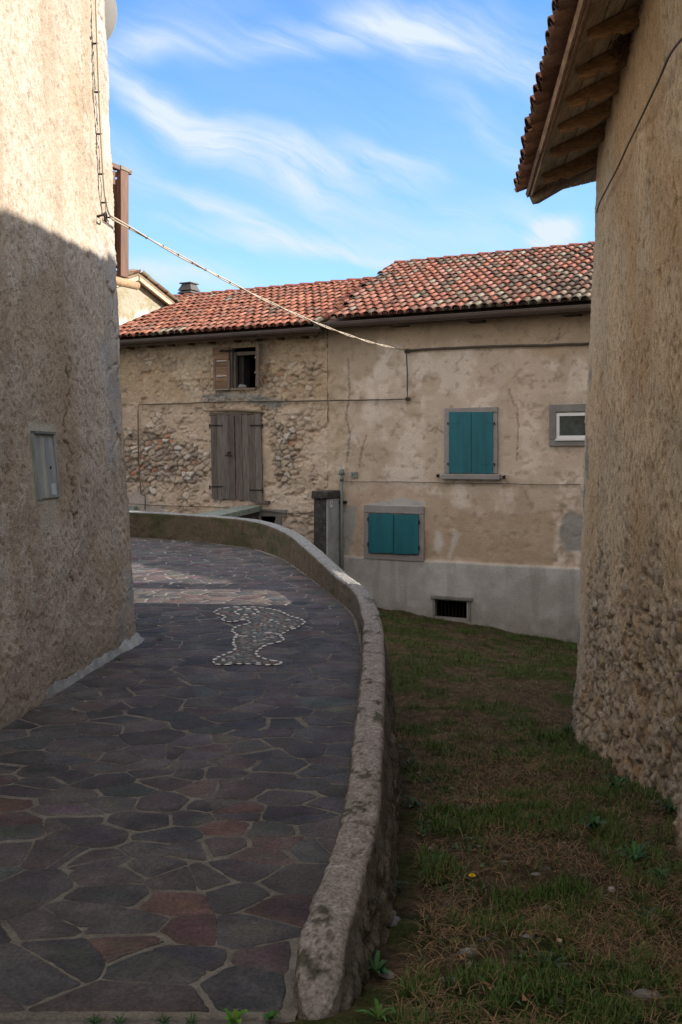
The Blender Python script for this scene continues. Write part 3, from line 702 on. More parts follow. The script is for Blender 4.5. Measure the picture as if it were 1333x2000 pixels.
# ------------------------------------------------------------------ right building
def rb_b(y): return np.interp(y, [-2, 4, 5.43, 8.8], [1.72, 1.76, 1.855, 2.01])
def rb_t(y): return np.interp(y, [-2, 3.6, 4.2, 8.8], [1.36, 1.40, 1.44, 2.25])
def xf(y): return 1.82 + .114 * (y - 9.5)
def soffit(x, y): return 2.46 + .42 * (x - xf(y))
def r_x(y, z): return rb_b(y) + (rb_t(y) - rb_b(y)) * np.clip((z + 2.4) / 5.1, -.1, 1.05)
rb = empty('right_house', (3.0, 6.0, -2.2), 0, 'tan rough walled house on the right with rubble base and overhanging timber and tile eave', 'house')
ro = Vector(rb.location)
YC = 8.80
s_ = axis([(-2, 4.0, .12), (4.0, YC - .22, .0125)]); zt = axis([(-2.75, 3.3, .0125)])
# plan path: along the wall to the corner, round it, then away to the right
uu = [(y, 0.) for y in s_]
ang = np.linspace(0, 1, 22)[1:]
far_ = axis([(0, 5.5, .12)])[1:]
n_a, n_b, n_c = len(s_), len(ang), len(far_)
S = np.concatenate([s_, YC - .22 + .28 * ang, YC + .06 + far_])
Sg, Z = np.meshgrid(S, zt, indexing='ij')
XX = np.zeros_like(Sg); YY = np.zeros_like(Sg); NX = np.zeros_like(Sg); NY = np.zeros_like(Sg)
for i in range(len(S)):
    if i < n_a:
        XX[i] = r_x(S[i], zt); YY[i] = S[i]; NX[i] = -1; NY[i] = .12
    elif i < n_a + n_b:
        th = ang[i - n_a] * math.pi / 2; r = .22
        XX[i] = r_x(YC - .22, zt) + .03 * math.sin(th) + r * (1 - math.cos(th)); YY[i] = YC - .22 + r * math.sin(th); NX[i] = -math.cos(th); NY[i] = math.sin(th)
    else:
        d = far_[i - n_a - n_b]; XX[i] = r_x(YC - .22, zt) + .25 + d; YY[i] = YC - .08 * d; NX[i] = 0; NY[i] = 1
top_z = np.minimum(Z, soffit(XX, np.minimum(YY, 8.8)) - .03)
top_z = np.minimum(top_z, 3.25)
Zr = Z.copy(); Z2 = top_z
rn = fbm(Sg * 1.7, Zr * 1.7, 4, 3) - .5; n4 = fbm(Sg * 9, Zr * 6, 3, 17) - .5
a1, b1 = rot(Sg, Zr, math.radians(-82)); n1 = fbm(a1 * 24, b1 * 60, 3, 25) - .5; n2 = fbm(Sg * 80, Zr * 80, 2, 6) - .5
corner = sst(.55, .30, np.abs(YC - .1 - Sg) + (fbm(Zr * 2, Zr * 0 + 1, 3, 5) - .5) * .25)
rub = sst(-.75, -1.25, Zr + rn * 1.8 + n4 * .5 - (8.2 - Sg) * .12) * (1 - corner * sst(-2.1, -1.7, Zr)) * (Sg < YC)
n5 = fbm(Sg * 26, Zr * 26, 4, 19) - .5; w1 = Sg + n4 * .05 + n5 * .016; w2 = Zr + n4 * .05 + n5 * .016
c1, c2, cid = vor(w1 * 7.0, w2 * 11.0, 14, 1.0); d1, d2, did = vor(w1 * 19, w2 * 25, 15, 1.0)
cr = sst(.0, .16, c2 - c1); dr_ = sst(0, .2, d2 - d1)
buryk = np.clip(sst(.38, .6, fbm(Sg * 4 + 3, Zr * 4, 4, 88)) + (cid > .55) * .6, 0, 1); 
dome = (1 - np.clip(c1, 0, 1)) * cid
a2, b2 = rot(Sg, Zr, math.radians(-80)); n6 = sst(.58, .74, fbm(a2 * 22, b2 * 60, 3, 96))
dsp = n1 * .014 * (1 - rub * .8) + n2 * .007 - n6 * .009 * (1 - rub * .7) + rn * .05 + n4 * .02
hole = sst(.60, .70, fbm(Sg * 12, Zr * 15, 3, 66)) * (cid > .3)
dsp += rub * ((cr * .026 - .018 + (cid * 2.2 % 1 - .4) * .020) * (1 - buryk) + dr_ * (did > .55) * .014 * buryk + n4 * .035 + n5 * .016 - hole * .035)
pitv, pit2, pidv = vor(Sg * 17, Zr * 11, 63); pit = sst(.36, .16, pitv) * (pidv > .70) * (1 - corner * .6)
dsp -= pit * .014
bul = sst(-1.35, -1.9, Zr) * sst(5.35, 4.9, Sg) * .13 + sst(-1.7, -2.3, Zr) * .05 * (1 - corner)
P = np.stack([XX + NX * (dsp + bul), YY + NY * dsp, Z2], -1)
pc = np.zeros(P.shape) + np.array([.55, .46, .34])
pc = mixc(pc, (.62, .50, .35), sst(-.08, .12, rn + n1 * .3)); pc = mixc(pc, (.33, .235, .14), sst(.02, -.2, n1) * .6)
pc = mixc(pc, (.50, .35, .21), sst(.5, .65, fbm(Sg * 1.1 + 9, Zr * .9, 3, 41)) * .7)
pc = mixc(pc, (.56, .47, .35), corner * .7)
stc = np.array([.42, .35, .26]) * np.ones(P.shape)
stc = stc * (.72 + .56 * (cid * 7.3 % 1))[..., None]; stc = mixc(stc, (.52, .50, .46), (cid > .86) * 1.); stc = mixc(stc, (.34, .20, .11), (cid < .10) * .8); stc = mixc(stc, (.20, .17, .15), ((cid > .10) & (cid < .25)) * .9); stc = mixc(stc, (.43, .32, .17), ((did > .8)) * .5)
pc = pc * (1 - (rub * cr * (1 - buryk * .7))[..., None]) + stc * (rub * cr * (1 - buryk * .7))[..., None]
kk2 = rub * dr_ * (did > .55) * buryk; pc = mixc(pc, (.36, .32, .27), kk2 * .7); pc = mixc(pc, (.15, .11, .075), rub * hole * .8); pc = mixc(pc, (.17, .125, .085), rub * (1 - cr) * .7 * (1 - buryk)); pc = mixc(pc, (.18, .13, .08), pit * .6)
pc = mixc(pc, (.27, .19, .11), n6 * .6)
bl = sst(.66, .72, fbm(Sg * 5, Zr * 2.6, 3, 21)) * (Zr < 1.2) * sst(.55, .2, np.abs(YC - .12 - Sg)); pc = mixc(pc, (.23, .25, .25), bl * .85)
pc = mixc(pc, (.27, .26, .24), corner * sst(-1.7, -2.3, Zr) * .7)
grid_mesh('outer_wall', P - np.array(ro), M['plaster'], rb, pc, flip=True)
mb = MB(); mb.prism([(1.75 - ro.x, -2 - ro.y), (2.45 - ro.x, 8.68 - ro.y), (7.6 - ro.x, 8.3 - ro.y), (7.6 - ro.x, -2 - ro.y)], -3.2 - ro.z, 2.3 - ro.z); mb.build('inner_walls', M['cement'], rb)
# roof frame
A = Vector((.114, 1, 0)).normalized(); B = Vector((1, -.114, .42)).normalized(); Nr = A.cross(B).normalized()
if Nr.z < 0: Nr = -Nr
E0 = Vector((xf(9.5), 9.5, 2.46)) - ro
def rp(a, b, n=0.): return E0 + A * a + B * b + Nr * n          # a: along the eave (<=0 towards camera), b: up the slope
bcols = [(.34, .28, .21), (.42, .37, .29), (.25, .19, .13), (.50, .44, .35), (.36, .28, .20), (.22, .16, .11)]
roof = MB(); roof.add([rp(-11.5, .02, .05), rp(-.0, .02, .05), rp(-3.4, 3.6, .05), rp(-11.5, 3.6, .05)], [(0, 1, 2, 3)], (.12, .08, .05))
C2 = Vector((2.45, 9.42, 2.60)) - ro; C3 = Vector((6.6, 8.9, 2.58)) - ro
roof.add([rp(0, .02, .05), C2 + Vector((0, 0, .03)), C3 + Vector((0, 0, .03)), rp(-3.4, 3.6, .05)], [(0, 1, 2, 3)], (.15, .10, .065))
roof.add([rp(-11.5, 3.6, .05), rp(-3.4, 3.6, .05), C3 + Vector((0, 0, .03)), Vector((8, -2, 2.3)) - ro], [(0, 1, 2, 3)], (.15, .09, .06))
rf = roof.build('roof', M['oldwood'], rb, col=True)
mb = MB(); b = .02
while b < 1.5:
    w = R.uniform(.11, .2); a = -11.4
    while a < -.05 - b * .85:
        l = R.uniform(1.2, 2.8); a2 = min(a + l, -.02 - b * .85); h = R.uniform(0, .006); c_ = R.choice(bcols)
        vs = [rp(a_, b_, n_) for a_ in (a, a2 - .004) for b_ in (b, b + w - R.uniform(.004, .014)) for n_ in (.012 + h, .04)]
        mb.add(vs, [(0, 1, 3, 2), (4, 6, 7, 5), (0, 4, 5, 1), (2, 3, 7, 6), (0, 2, 6, 4), (1, 5, 7, 3)], c_); a = a2
    b += w
mb.build('soffit_boards', M['oldwood'], rf, col=True)
mb = MB()
for t in range(7):
    q0, q1 = t / 7, (t + .93) / 7
    p0 = E0 + Vector((0, 0, .004)); p1 = C2
    a_ = p0.lerp(p1, q0) * 1.0; b_ = p0.lerp(p1, q1)
    inn_ = Vector((-.05, -1, .12)).normalized() * 1.0
    vs = [a_, b_, b_ + inn_ * (.75 - 0.0 * t), a_ + inn_ * (.02 + .75 * q0)]
    vs += [v + Vector((0, 0, .03)) for v in vs]
    mb.add(vs, [(0, 1, 2, 3), (4, 5, 6, 7), (0, 1, 5, 4), (1, 2, 6, 5), (2, 3, 7, 6), (3, 0, 4, 7)], R.choice([(.44, .35, .24), (.52, .43, .31), (.38, .28, .18)]))
mb.build('end_boards', M['oldwood'], rf, col=True)
# rafters: round-edged beams with notched tips
def beam(mbx, p, q, w, h, col, notch=True, jit=.0008):
    d = (q - p).normalized(); s_v = Nr.cross(d).normalized()
    N_ = 26
    rings = []
    L_ = (q - p).length
    for k in range(N_ + 1):
        t = k / N_; x = t * L_
        hh = h; 
        if notch:
            if x < .13: hh = h * (.55 + .3 * x / .13)
            elif x < .18: hh = h * .66
        wob = Vector((0, 0, R.uniform(-jit, jit))) + s_v * R.uniform(-jit, jit)
        pr = [(-w / 2, 0), (w / 2, 0), (w / 2, -hh * .93), (w * .44, -hh), (-w * .44, -hh), (-w / 2, -hh * .93)]
        rings.append([p + d * x + s_v * a + Nr * c_ + wob for a, c_ in pr])
    vs = [v for r in rings for v in r]; m = 6
    fs = [(k * m + j, k * m + (j + 1) % m, (k + 1) * m + (j + 1) % m, (k + 1) * m + j) for k in range(N_) for j in range(m)] + [tuple(range(m)), tuple(N_ * m + j for j in range(m))]
    mbx.add(vs, fs, col)
for i, yy in enumerate([8.86, 8.12, 7.52, 6.95, 6.42, 5.84, 5.22, 4.6, 4.0, 3.3, 2.6, 1.9, 1.2, .4]):
    a = -(9.5 - yy) / A.y + .0
    mb = MB(); sk = R.uniform(-.06, .02)
    beam(mb, rp(a + .03, .05, .01), rp(a - .16 + sk, 1.25, .01), R.uniform(.060, .075), R.uniform(.10, .12), R.choice([(.30, .18, .095), (.37, .225, .12), (.26, .155, .085)]))
    mb.build('rafter', M['rafter'], rf, col=True)
mb = MB(); beam(mb, rp(-.03, .0, .01), Vector((2.42, 8.72, 2.72)) - ro, .10, .09, (.19, .14, .10), notch=False); mb.build('hip_rafter', M['rafter'], rf, col=True)
for (b0, n0, n1_, w) in ((-.022, -.012, .022, .02), (-.045, .010, .05, .02)):
    mb = MB(); a = -11.5
    while a < -.05:
        a2 = min(0.0, a + R.uniform(1.5, 2.6)); dz = R.uniform(-.005, .005)
        vs = [rp(a_, b_, n_ + dz) for a_ in (a, a2 - .004) for b_ in (b0, b0 + w) for n_ in (n0, n1_)]
        mb.add(vs, [(0, 1, 3, 2), (4, 6, 7, 5), (0, 4, 5, 1), (2, 3, 7, 6), (0, 2, 6, 4), (1, 5, 7, 3)], R.choice([(.28, .18, .13), (.38, .27, .20), (.22, .15, .11)])); a = a2
    mb.build('fascia_board', M['oldwood'], rf, col=True)

def tiles(name, parent, m, O, A, B, N, a0, a1, blen, sp, row, colf, keepf=None, seed=1, r0=.088, r1=.070, tl=None, seg=7, under=True, lift=.020, flat=.92):
    """clay barrel tiles laid on the plane O + a*A + b*B; A along the eave, B up the slope"""
    rr = random.Random(seed); Vs = []; Fs = []; Cs = []
    tl = tl or row * 1.22; na = int((a1 - a0) / sp); nb = int(blen / row) + 1
    th = np.linspace(0, math.pi, seg); A_ = np.array(A); B_ = np.array(B); N_ = np.array(N); O_ = np.array(O)
    base = 0
    for i in range(na + 1):
        for j in range(nb):
            for kind in ((0, 1) if under else (0,)):
                a = a0 + (i + (.5 if kind else 0)) * sp + rr.uniform(-.008, .008) + .012 * math.sin(j * .7 + i); b = j * row + rr.uniform(-.02, .02) - (rr.uniform(.04, .10) if (j > 0 and rr.random() < .03) else 0)
                if b > blen: continue
                if keepf and not keepf(a, b): continue
                L_ = min(tl, blen - b + .05)
                if L_ < .08: continue
                sk = rr.uniform(-.025, .025); up = 1 if kind == 0 else -1
                ra, rb_ = (r0, r1) if kind == 0 else (r1 * .95, r0 * .95)
                h0 = (.035 + lift + rr.uniform(-.004, .006)) if kind == 0 else (.072 + lift * .7); h1 = .035 if kind == 0 else .070
                c = np.array(colf(a, b, rr)); t_ = .011; roll = rr.uniform(-.08, .08)
                for (bb, r, h) in ((0, ra, h0), (L_ * .5, (ra + rb_) / 2, (h0 + h1) / 2), (L_, rb_, h1)):
                    for rad in (r, r - t_):
                        ca = a + sk * bb + np.cos(th + roll) * rad; cn = h + up * np.sin(th + roll) * rad * (flat if kind == 0 else .8)
                        Vs.append(O_ + ca[:, None] * A_ + (b + bb) * B_ + cn[:, None] * N_)
                f = []
                for k in range(seg - 1):
                    for lv in (0, 1):
                        o0 = base + lv * 2 * seg; f.append((o0 + k, o0 + k + 1, o0 + 2 * seg + k + 1, o0 + 2 * seg + k))
                    f.append((base + k, base + seg + k, base + seg + k + 1, base + k + 1))
                    f.append((base + 2 * 0 + seg + k, base + seg + k + 1, base + 3 * seg + k + 1, base + 3 * seg + k))
                Fs += f; Cs.append(np.repeat(c[None], 6 * seg, 0)); base += 6 * seg
    return np_mesh(name, np.concatenate(Vs), np.array(Fs), m, parent, np.concatenate(Cs), smooth=False)
def col_shade(a, b, rr):
    c = rr.choice([(.20, .105, .07), (.26, .14, .095), (.16, .085, .06), (.24, .14, .105)]); k = rr.uniform(.75, 1.2); return [q * k for q in c]
tiles('eave_tiles', rf, M['tile_shade'], rp(0, -.13, .055), A, B, Nr, -11.4, -.02, 3.6, .215, .34, col_shade, keepf=lambda a, b: a < .05 - b * .93, seed=3, r0=.098, r1=.080, seg=8, flat=.72)
HA = (C3 - C2).normalized(); HB = Vector((-.08, -1, .42)).normalized(); HB = (HB - HA * HB.dot(HA)).normalized(); HN = HB.cross(HA).normalized()
if HN.z < 0: HN = -HN
def end_ok(a, b):
    q = E0 + (C2 - E0).normalized() * (a + .1) + HB * (b + .35) + ro
    return q.z < soffit(q.x, q.y) + .05
tiles('end_tiles', rf, M['tile_shade'], E0 + Vector((.06, .10, .09)), (C2 - E0).normalized(), HB, HN, 0.02, 4.4, 2.6, .215, .34, col_shade, keepf=lambda a, b: end_ok(a, b), seed=4, r0=.098, r1=.080)
mb = MB()  # ridge and hip caps added out of view to raise and smooth the shadow edge
for (p, q_, n_) in ((rp(-11.4, 3.62, .17), rp(-3.45, 3.62, .10), 22), (rp(-3.45, 3.6, .10), rp(-.25, .22, .10), 12)):
    for k in range(n_):
        u_ = p.lerp(q_, k / n_); v_ = p.lerp(q_, (k + 1.12) / n_); mb.tube([u_ + Vector((0, 0, .012)), v_], [.115, .10], 10, R.choice([(.24, .13, .09), (.20, .11, .08), (.28, .15, .10)]))
mb.build('ridge_tiles', M['tile_shade'], rf, col=True)
# nest of straw under the eave and the exposed jamb near the frame edge
mb = MB()
for k in range(160):
    yy = 6.25 + R.gauss(0, .09); zc = 2.62 + R.gauss(0, .07); x0 = float(rb_t(yy)) - .05 + R.uniform(-.05, .03)
    p = Vector((x0, yy, zc)) - ro; d = Vector((R.uniform(-1, 1), R.uniform(-1, 1), R.uniform(-1, 1))).normalized() * .045
    mb.tube([p - d, p + Vector((0, 0, -.01)), p + d], .003, 4, (.13, .08, .045), cap=False)
tag(mb.build('straw_nest', M['straw'], None, col=True), 'ball of dry straw nest tucked where the right wall meets the eave', 'nest')
bpy.data.objects['straw_nest'].location = ro

# ------------------------------------------------------------------ unseen house added beyond the right house, shaped to shade yard and ramp
ng = empty('unseen_shade_house', (9, 12.5, -2.9), 0, 'unseen low house with tiled gable roof, added behind the right house to shade yard and ramp', 'house')
no = Vector(ng.location)
prof = [(8.95, 1.12), (12.9, 2.95), (16.8, 2.2)]
mb = MB(); vs = []
for x in (6.0, 12.0):
    vs += [(x - no.x, 8.80 - no.y, -3.2 - no.z), (x - no.x, 8.80 - no.y, .92 - no.z), (x - no.x, 12.9 - no.y, 2.85 - no.z), (x - no.x, 15.5 - no.y, 2.2 - no.z), (x - no.x, 15.5 - no.y, -3.4 - no.z)]
mb.add(vs, [(0, 1, 2, 3, 4), (9, 8, 7, 6, 5), (0, 5, 6, 1), (1, 6, 7, 2), (2, 7, 8, 3), (3, 8, 9, 4)]); mb.build('walls', M['cement'], ng)
mb = MB(); mb.box(6.0 - no.x, 6.3 - no.x, 7.6 - no.y, 8.8 - no.y, -.4, 1.0 - no.z); mb.build('sun_block_wall', M['cement'], ng)  # unseen wall added to keep a strip of sun off the yard
mb = MB(); mb.box(6.1 - no.x, 6.5 - no.x, 9.28 - no.y, 9.58 - no.y, 3.5, 3.15 - no.z); mb.box(6.05 - no.x, 6.55 - no.x, 9.24 - no.y, 9.62 - no.y, 3.155 - no.z, 3.22 - no.z); mb.build('chimney', M['cement'], ng)  # unseen chimney added so its shadow splits the sun streak in two
Bn = Vector((0, 3.95, 1.83)).normalized(); 
tn = tiles('roof', ng, M['tile'], Vector((6, 8.85, .98)) - no, Vector((1, 0, 0)), Bn, Vector((0, -Bn.z, Bn.y)), 0, 6, 4.4, .22, .4, lambda a, b, rr: (.3, .13, .09), seed=9)

# ------------------------------------------------------------------ the two attached houses at the back
def house_empty(name, u, v, z, label=None, cat='house', group=None): return empty(name, hw(u, v, z), HROT, label, cat, group)
def to_px(u, v, z):
    x = OX + u * UX + v * VX; y = OY + u * UY + v * VY
    return CX + F * x / y, HZ - F * z / y
sh = house_empty('stone_house', 0, 0, -2.6, 'crumbling rubble stone house with terracotta roof and grey plank hatch, left in back row')
ph = house_empty('rendered_house', 0, 0, -2.6, 'patchy beige rendered house with teal shutters and the higher terracotta roof')
ZB = -2.6
cracks_r = [[(680, 700), (683, 770), (676, 815), (684, 850), (678, 905)], [(716, 850), (706, 885), (702, 915)], [(995, 760), (1003, 790)], [(842, 842), (852, 836), (866, 846)],
            [(1010, 790), (1013, 840), (1009, 900)], [(1095, 640), (1090, 662), (1060, 668)]]
def facade(u0, u1, kind):
    us = axis([(u0, u1, .02)]) if kind == 'r' else axis([(u0, -5.2, .1), (-5.2, u1, .018)])
    if kind == 'r': us = axis([(u0, 5.3, .02), (5.3, u1, .15)])
    zs = axis([(-3.7, -2.9, .08), (-2.9, 2.52, .02)])
    U, Z = np.meshgrid(us, zs, indexing='ij'); PXX, PYY = to_px(U, 0 * U, Z)
    nz = (fbm(U * 4, Z * 4, 4, 51) - .5) * 60; nf = fbm(U * 30, Z * 30, 3, 52) - .5; nm = fbm(U * 7, Z * 7, 4, 53) - .5; nl = fbm(U * 1.3, Z * 1.3, 4, 54) - .5
    if kind == 'l':
        w1 = U + nm * .09 + nf * .03; w2 = Z + nm * .09 + nf * .03; c1, c2, cid = vor(w1 * 6.2, w2 * 9.5, 61); e1, e2, eid = vor(w1 * 15, w2 * 20, 62)
        cr = sst(0, .22, c2 - c1); er = sst(0, .25, e2 - e1)
        strong = np.maximum(pm(PXX, PYY, [(225, 850), (300, 842), (385, 870), (400, 905), (380, 940), (300, 960), (225, 950)], 16, nz), pm(PXX, PYY, [(530, 825), (578, 828), (580, 880), (565, 950), (540, 935)], 12, nz * .8))
        upper = pm(PXX, PYY, [(200, 600), (700, 600), (690, 785), (560, 775), (500, 800), (400, 770), (200, 790)], 26, nz)
        plast = sst(-.04, .12, nl + nm * .4) * (1 - strong) * (1 - upper * .35)
        expo = np.clip(strong + upper * sst(-.05, .08, nl + .06) * .8 + sst(.50, .62, fbm(U * 2.6, Z * 2.6, 4, 333)) * .5 + .22, 0, 1) * (1 - plast * .7)
        dsp = expo * (cr * .032 - .030 + cid * .016 + er * .008) + nm * .038 + nf * .012 + nl * .03
        dsp += strong * (cr * .02 - .02 + (cid - .5) * .03)
        dsp -= sst(.60, .72, fbm(U * 6, Z * 11, 4, 91)) * .035 * (1 - plast * .6)
        pc = np.zeros(U.shape + (3,)) + np.array([.40, .325, .245])
        pc = mixc(pc, (.34, .262, .165), upper * .75); pc = mixc(pc, (.42, .33, .19), upper * sst(.02, .12, nm + nl) * .8); pc = mixc(pc, (.47, .40, .32), plast * .7)
        sc_ = np.zeros(U.shape + (3,)) + np.array([.29, .25, .20]); sc_ = mixc(sc_, (.42, .41, .38), (cid > .80) * 1.); sc_ = mixc(sc_, (.20, .18, .165), (cid < .3) * .9); sc_ = sc_ * (.78 + .5 * (cid * 5.1 % 1))[..., None]; sc_ = mixc(sc_, (.36, .13, .07), ((eid > .965) | (cid < .03)) * .8)
        k = expo * cr * (.45 + .35 * strong); pc = pc * (1 - k[..., None]) + sc_ * k[..., None]
        pc = mixc(pc, (.10, .08, .06), expo * (1 - cr) * .55)
        gcem = pm(PXX, PYY, [(395, 770), (440, 764), (500, 768), (560, 786), (540, 800), (480, 782), (400, 782)], 5, nz * .15); pc = mixc(pc, (.20, .20, .18), gcem * .9); dsp += gcem * .015
        lowc = pm(PXX, PYY, [(225, 955), (265, 955), (300, 985), (350, 1010), (225, 1020)], 8, nz * .4); pc = mixc(pc, (.30, .28, .26), lowc * .8); dsp = dsp * (1 - lowc * .7)
        pale = pm(PXX, PYY, [(530, 960), (612, 955), (612, 1100), (520, 1100)], 14, nz); pc = mixc(pc, (.46, .40, .33), pale * .7)
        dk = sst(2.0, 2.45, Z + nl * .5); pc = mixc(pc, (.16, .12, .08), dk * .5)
    else:
        peel = pm(PXX, PYY, [(640, 600), (740, 640), (745, 700), (722, 735), (700, 745), (686, 735), (672, 715), (660, 760), (640, 830)], 6, nz * .35)
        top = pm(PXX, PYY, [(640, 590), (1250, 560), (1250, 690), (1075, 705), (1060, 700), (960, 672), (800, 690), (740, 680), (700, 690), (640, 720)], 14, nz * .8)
        dsp = nl * .03 + nm * .012 + nf * .004
        pc = np.zeros(U.shape + (3,)) + np.array([.385, .315, .245])
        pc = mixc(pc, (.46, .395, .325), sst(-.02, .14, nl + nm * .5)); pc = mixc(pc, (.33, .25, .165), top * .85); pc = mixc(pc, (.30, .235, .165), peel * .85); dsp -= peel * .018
        pc = mixc(pc, (.30, .235, .165), sst(.53, .66, fbm(U * 3 + 5, Z * 2.4, 5, 44)) * .6)
        st_ = sst(.60, .74, fbm(U * 10, Z * 10, 4, 46)); pc = mixc(pc, (.22, .17, .12), st_ * .5); dsp -= st_ * .008
        br = pm(PXX, PYY, [(830, 965), (870, 975), (930, 1010), (1000, 1000), (1075, 1000), (1090, 1030), (1080, 1105), (1000, 1103), (905, 1096), (830, 1090), (828, 990)], 7, nz * .4)
        pc = mixc(pc, (.305, .232, .155), br * .8); dsp -= br * .008
        br2 = pm(PXX, PYY, [(700, 960), (760, 945), (830, 955), (828, 990), (710, 990), (706, 1085), (682, 1085), (686, 990)], 7, nz * .4); pc = mixc(pc, (.33, .25, .18), br2 * .65)
        le = pm(PXX, PYY, [(640, 700), (672, 720), (668, 900), (660, 1090), (630, 1090)], 12, nz * .7); pc = mixc(pc, (.34, .27, .18), le * .6); dsp += le * nm * .06
        gp = pm(PXX, PYY, [(672, 985), (698, 990), (690, 1030), (684, 1085), (672, 1085)], 4, nz * .2); pc = mixc(pc, (.25, .26, .25), gp * .9)
        gp = pm(PXX, PYY, [(715, 985), (790, 972), (830, 980), (828, 990), (712, 991)], 3, nz * .1); pc = mixc(pc, (.31, .32, .31), gp * .8)
        gp = pm(PXX, PYY, [(1098, 1010), (1112, 1000), (1145, 1005), (1145, 1078), (1105, 1078), (1093, 1050)], 4, nz * .15); pc = mixc(pc, (.22, .215, .20), gp * .9); dsp -= gp * .012
        rl = pm(PXX, PYY, [(1083, 950), (1140, 940), (1140, 1110), (1083, 1110)], 6, nz * .3) * (1 - gp); dsp += rl * nm * .05
        sh_ = pm(PXX, PYY, [(1050, 770), (1160, 770), (1160, 885), (1062, 885)], 8, nz * .4); pc = mixc(pc, (.30, .25, .19), sh_ * .5)
        for poly in ([(852, 1035), (862, 1042), (866, 1065), (858, 1080), (848, 1075)], [(886, 1035), (898, 1045), (888, 1070), (880, 1092), (876, 1090), (882, 1060)]):
            q = pm(PXX, PYY, poly, 5, nz * .15); pc = mixc(pc, (.46, .45, .42), q * .7); dsp += q * .006
        q = pm(PXX, PYY, [(668, 884), (705, 886), (703, 896), (668, 893)], 3); pc = mixc(pc, (.33, .28, .19), q * .7)
        for k, ln in enumerate(cracks_r):
            d = seg_dist(PXX + nf * 6, PYY + nf * 6, ln); g = sst(2.1, .8, d); dsp -= g * .012; pc = mixc(pc, (.13, .10, .07), g * .65)
        pl = sst(-1.79, -1.82, Z + nf * .02); dsp = dsp * (1 - pl * .8) + pl * .028
        pcol = mixc(np.zeros(U.shape + (3,)) + np.array([.29, .28, .26]), (.36, .355, .335), sst(-.1, .15, nl + nm * .3)); pcol = mixc(pcol, (.18, .165, .135), sst(-2.45, -2.9, Z + nm * .3) * .6)
        vg = fbm(U * 6, Z * .8, 3, 47); pcol = mixc(pcol, (.20, .19, .17), sst(.5, .68, vg) * .4)
        pc = pc * (1 - pl[..., None]) + pcol * pl[..., None]
    return us, zs, U, Z, dsp, pc * (np.array([1.28, 1.21, 1.15]) if kind == 'l' else np.array([1.34, 1.32, 1.32]))
# openings as boxes in (u, z) : cut out of the wall sheets
def rect(x0, y0, x1, y1, v=0):
    a = hp(x0, y0, v); b = hp(x1, y1, v); xm = (x0 + x1) / 2
    return a[0], b[0], hp(xm, y1, v)[1], hp(xm, y0, v)[1]       # u0,u1,z0,z1
OPEN = rect(452, 676, 502, 758); VENT = rect(850, 1172, 914, 1204); SLOT = rect(512, 1010, 537, 1060)
WIN = rect(1087, 806, 1172, 857)
def keepmask(us, zs, holes):
    uc = (us[:-1] + us[1:]) / 2; zc = (zs[:-1] + zs[1:]) / 2; k = np.ones((len(uc), len(zc)), bool)
    for (a, b, c, d) in holes: k &= ~(((uc > a) & (uc < b))[:, None] & ((zc > c) & (zc < d))[None])
    return k
for kind, par, u0, u1, holes in (('l', sh, -7.5, .0, [OPEN, SLOT]), ('r', ph, .0, 9.5, [VENT, WIN])):
    us, zs, U, Z, dsp, pc = facade(u0, u1, kind)
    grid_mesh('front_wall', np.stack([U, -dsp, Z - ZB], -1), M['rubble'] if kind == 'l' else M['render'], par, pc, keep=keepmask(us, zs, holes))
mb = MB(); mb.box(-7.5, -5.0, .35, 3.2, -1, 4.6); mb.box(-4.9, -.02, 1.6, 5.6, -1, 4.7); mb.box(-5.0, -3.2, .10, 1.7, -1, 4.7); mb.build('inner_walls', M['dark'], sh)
mb = MB(); mb.box(.0, 9.4, 1.2, 8.4, -1, 4.9); mb.box(9.3, 9.5, 0, 8.4, -1, 4.9); mb.build('inner_walls', M['cement'], ph)
# dark rooms behind the openings
def room(name, rc, depth, par, m):
    a, b, c, d = rc; c -= ZB; d -= ZB; mb = MB(); e = .004
    a -= e; b += e; c -= e; d += e
    vs = [(x, y, z) for x in (a, b) for y in (-.0, depth) for z in (c, d)]
    mb.add(vs, [(0, 1, 3, 2), (4, 6, 7, 5), (0, 4, 6, 2), (1, 3, 7, 5), (2, 3, 7, 6)]); return mb.build(name, m, par)
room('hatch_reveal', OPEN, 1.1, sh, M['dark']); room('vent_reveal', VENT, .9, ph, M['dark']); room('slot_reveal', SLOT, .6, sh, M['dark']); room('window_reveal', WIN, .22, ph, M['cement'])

# roofs
tp = .40; ca_, sa_ = math.cos(math.atan(tp)), math.sin(math.atan(tp))
def col_l(a, b, rr):
    k = rr.uniform(.78, 1.18)
    if rr.random() < 2.2 * (float(fbm(np.array([a * 1.1]), np.array([b * 1.1 + 9]), 3, 7)[0]) - .47): return [q * k for q in rr.choice([(.20, .13, .10), (.15, .11, .085), (.27, .23, .17), (.24, .13, .10)])]
    c = rr.choice([(.31, .125, .085), (.28, .11, .075), (.38, .17, .115), (.31, .12, .08), (.34, .16, .11), (.27, .115, .08), (.33, .14, .09), (.22, .12, .09)])
    return [q * k for q in c]
def col_r(a, b, rr):
    k = rr.uniform(.78, 1.18); p = .20 + .42 * min(1, max(0, (a - .5) / 4)) + 1.1 * max(0, float(fbm(np.array([a * .9]), np.array([b * .9 + 5]), 3, 6)[0]) - .48)
    if rr.random() < p: c = rr.choice([(.15, .105, .08), (.20, .145, .11), (.12, .09, .072), (.24, .215, .165), (.20, .165, .125), (.18, .10, .075)])
    else: c = rr.choice([(.31, .13, .09), (.28, .12, .085), (.33, .165, .12), (.26, .11, .08), (.30, .155, .125)])
    return [q * k for q in c]
Az = Vector((1, 0, 0)); Bz = Vector((0, ca_, sa_)); Nz = Vector((0, -sa_, ca_))
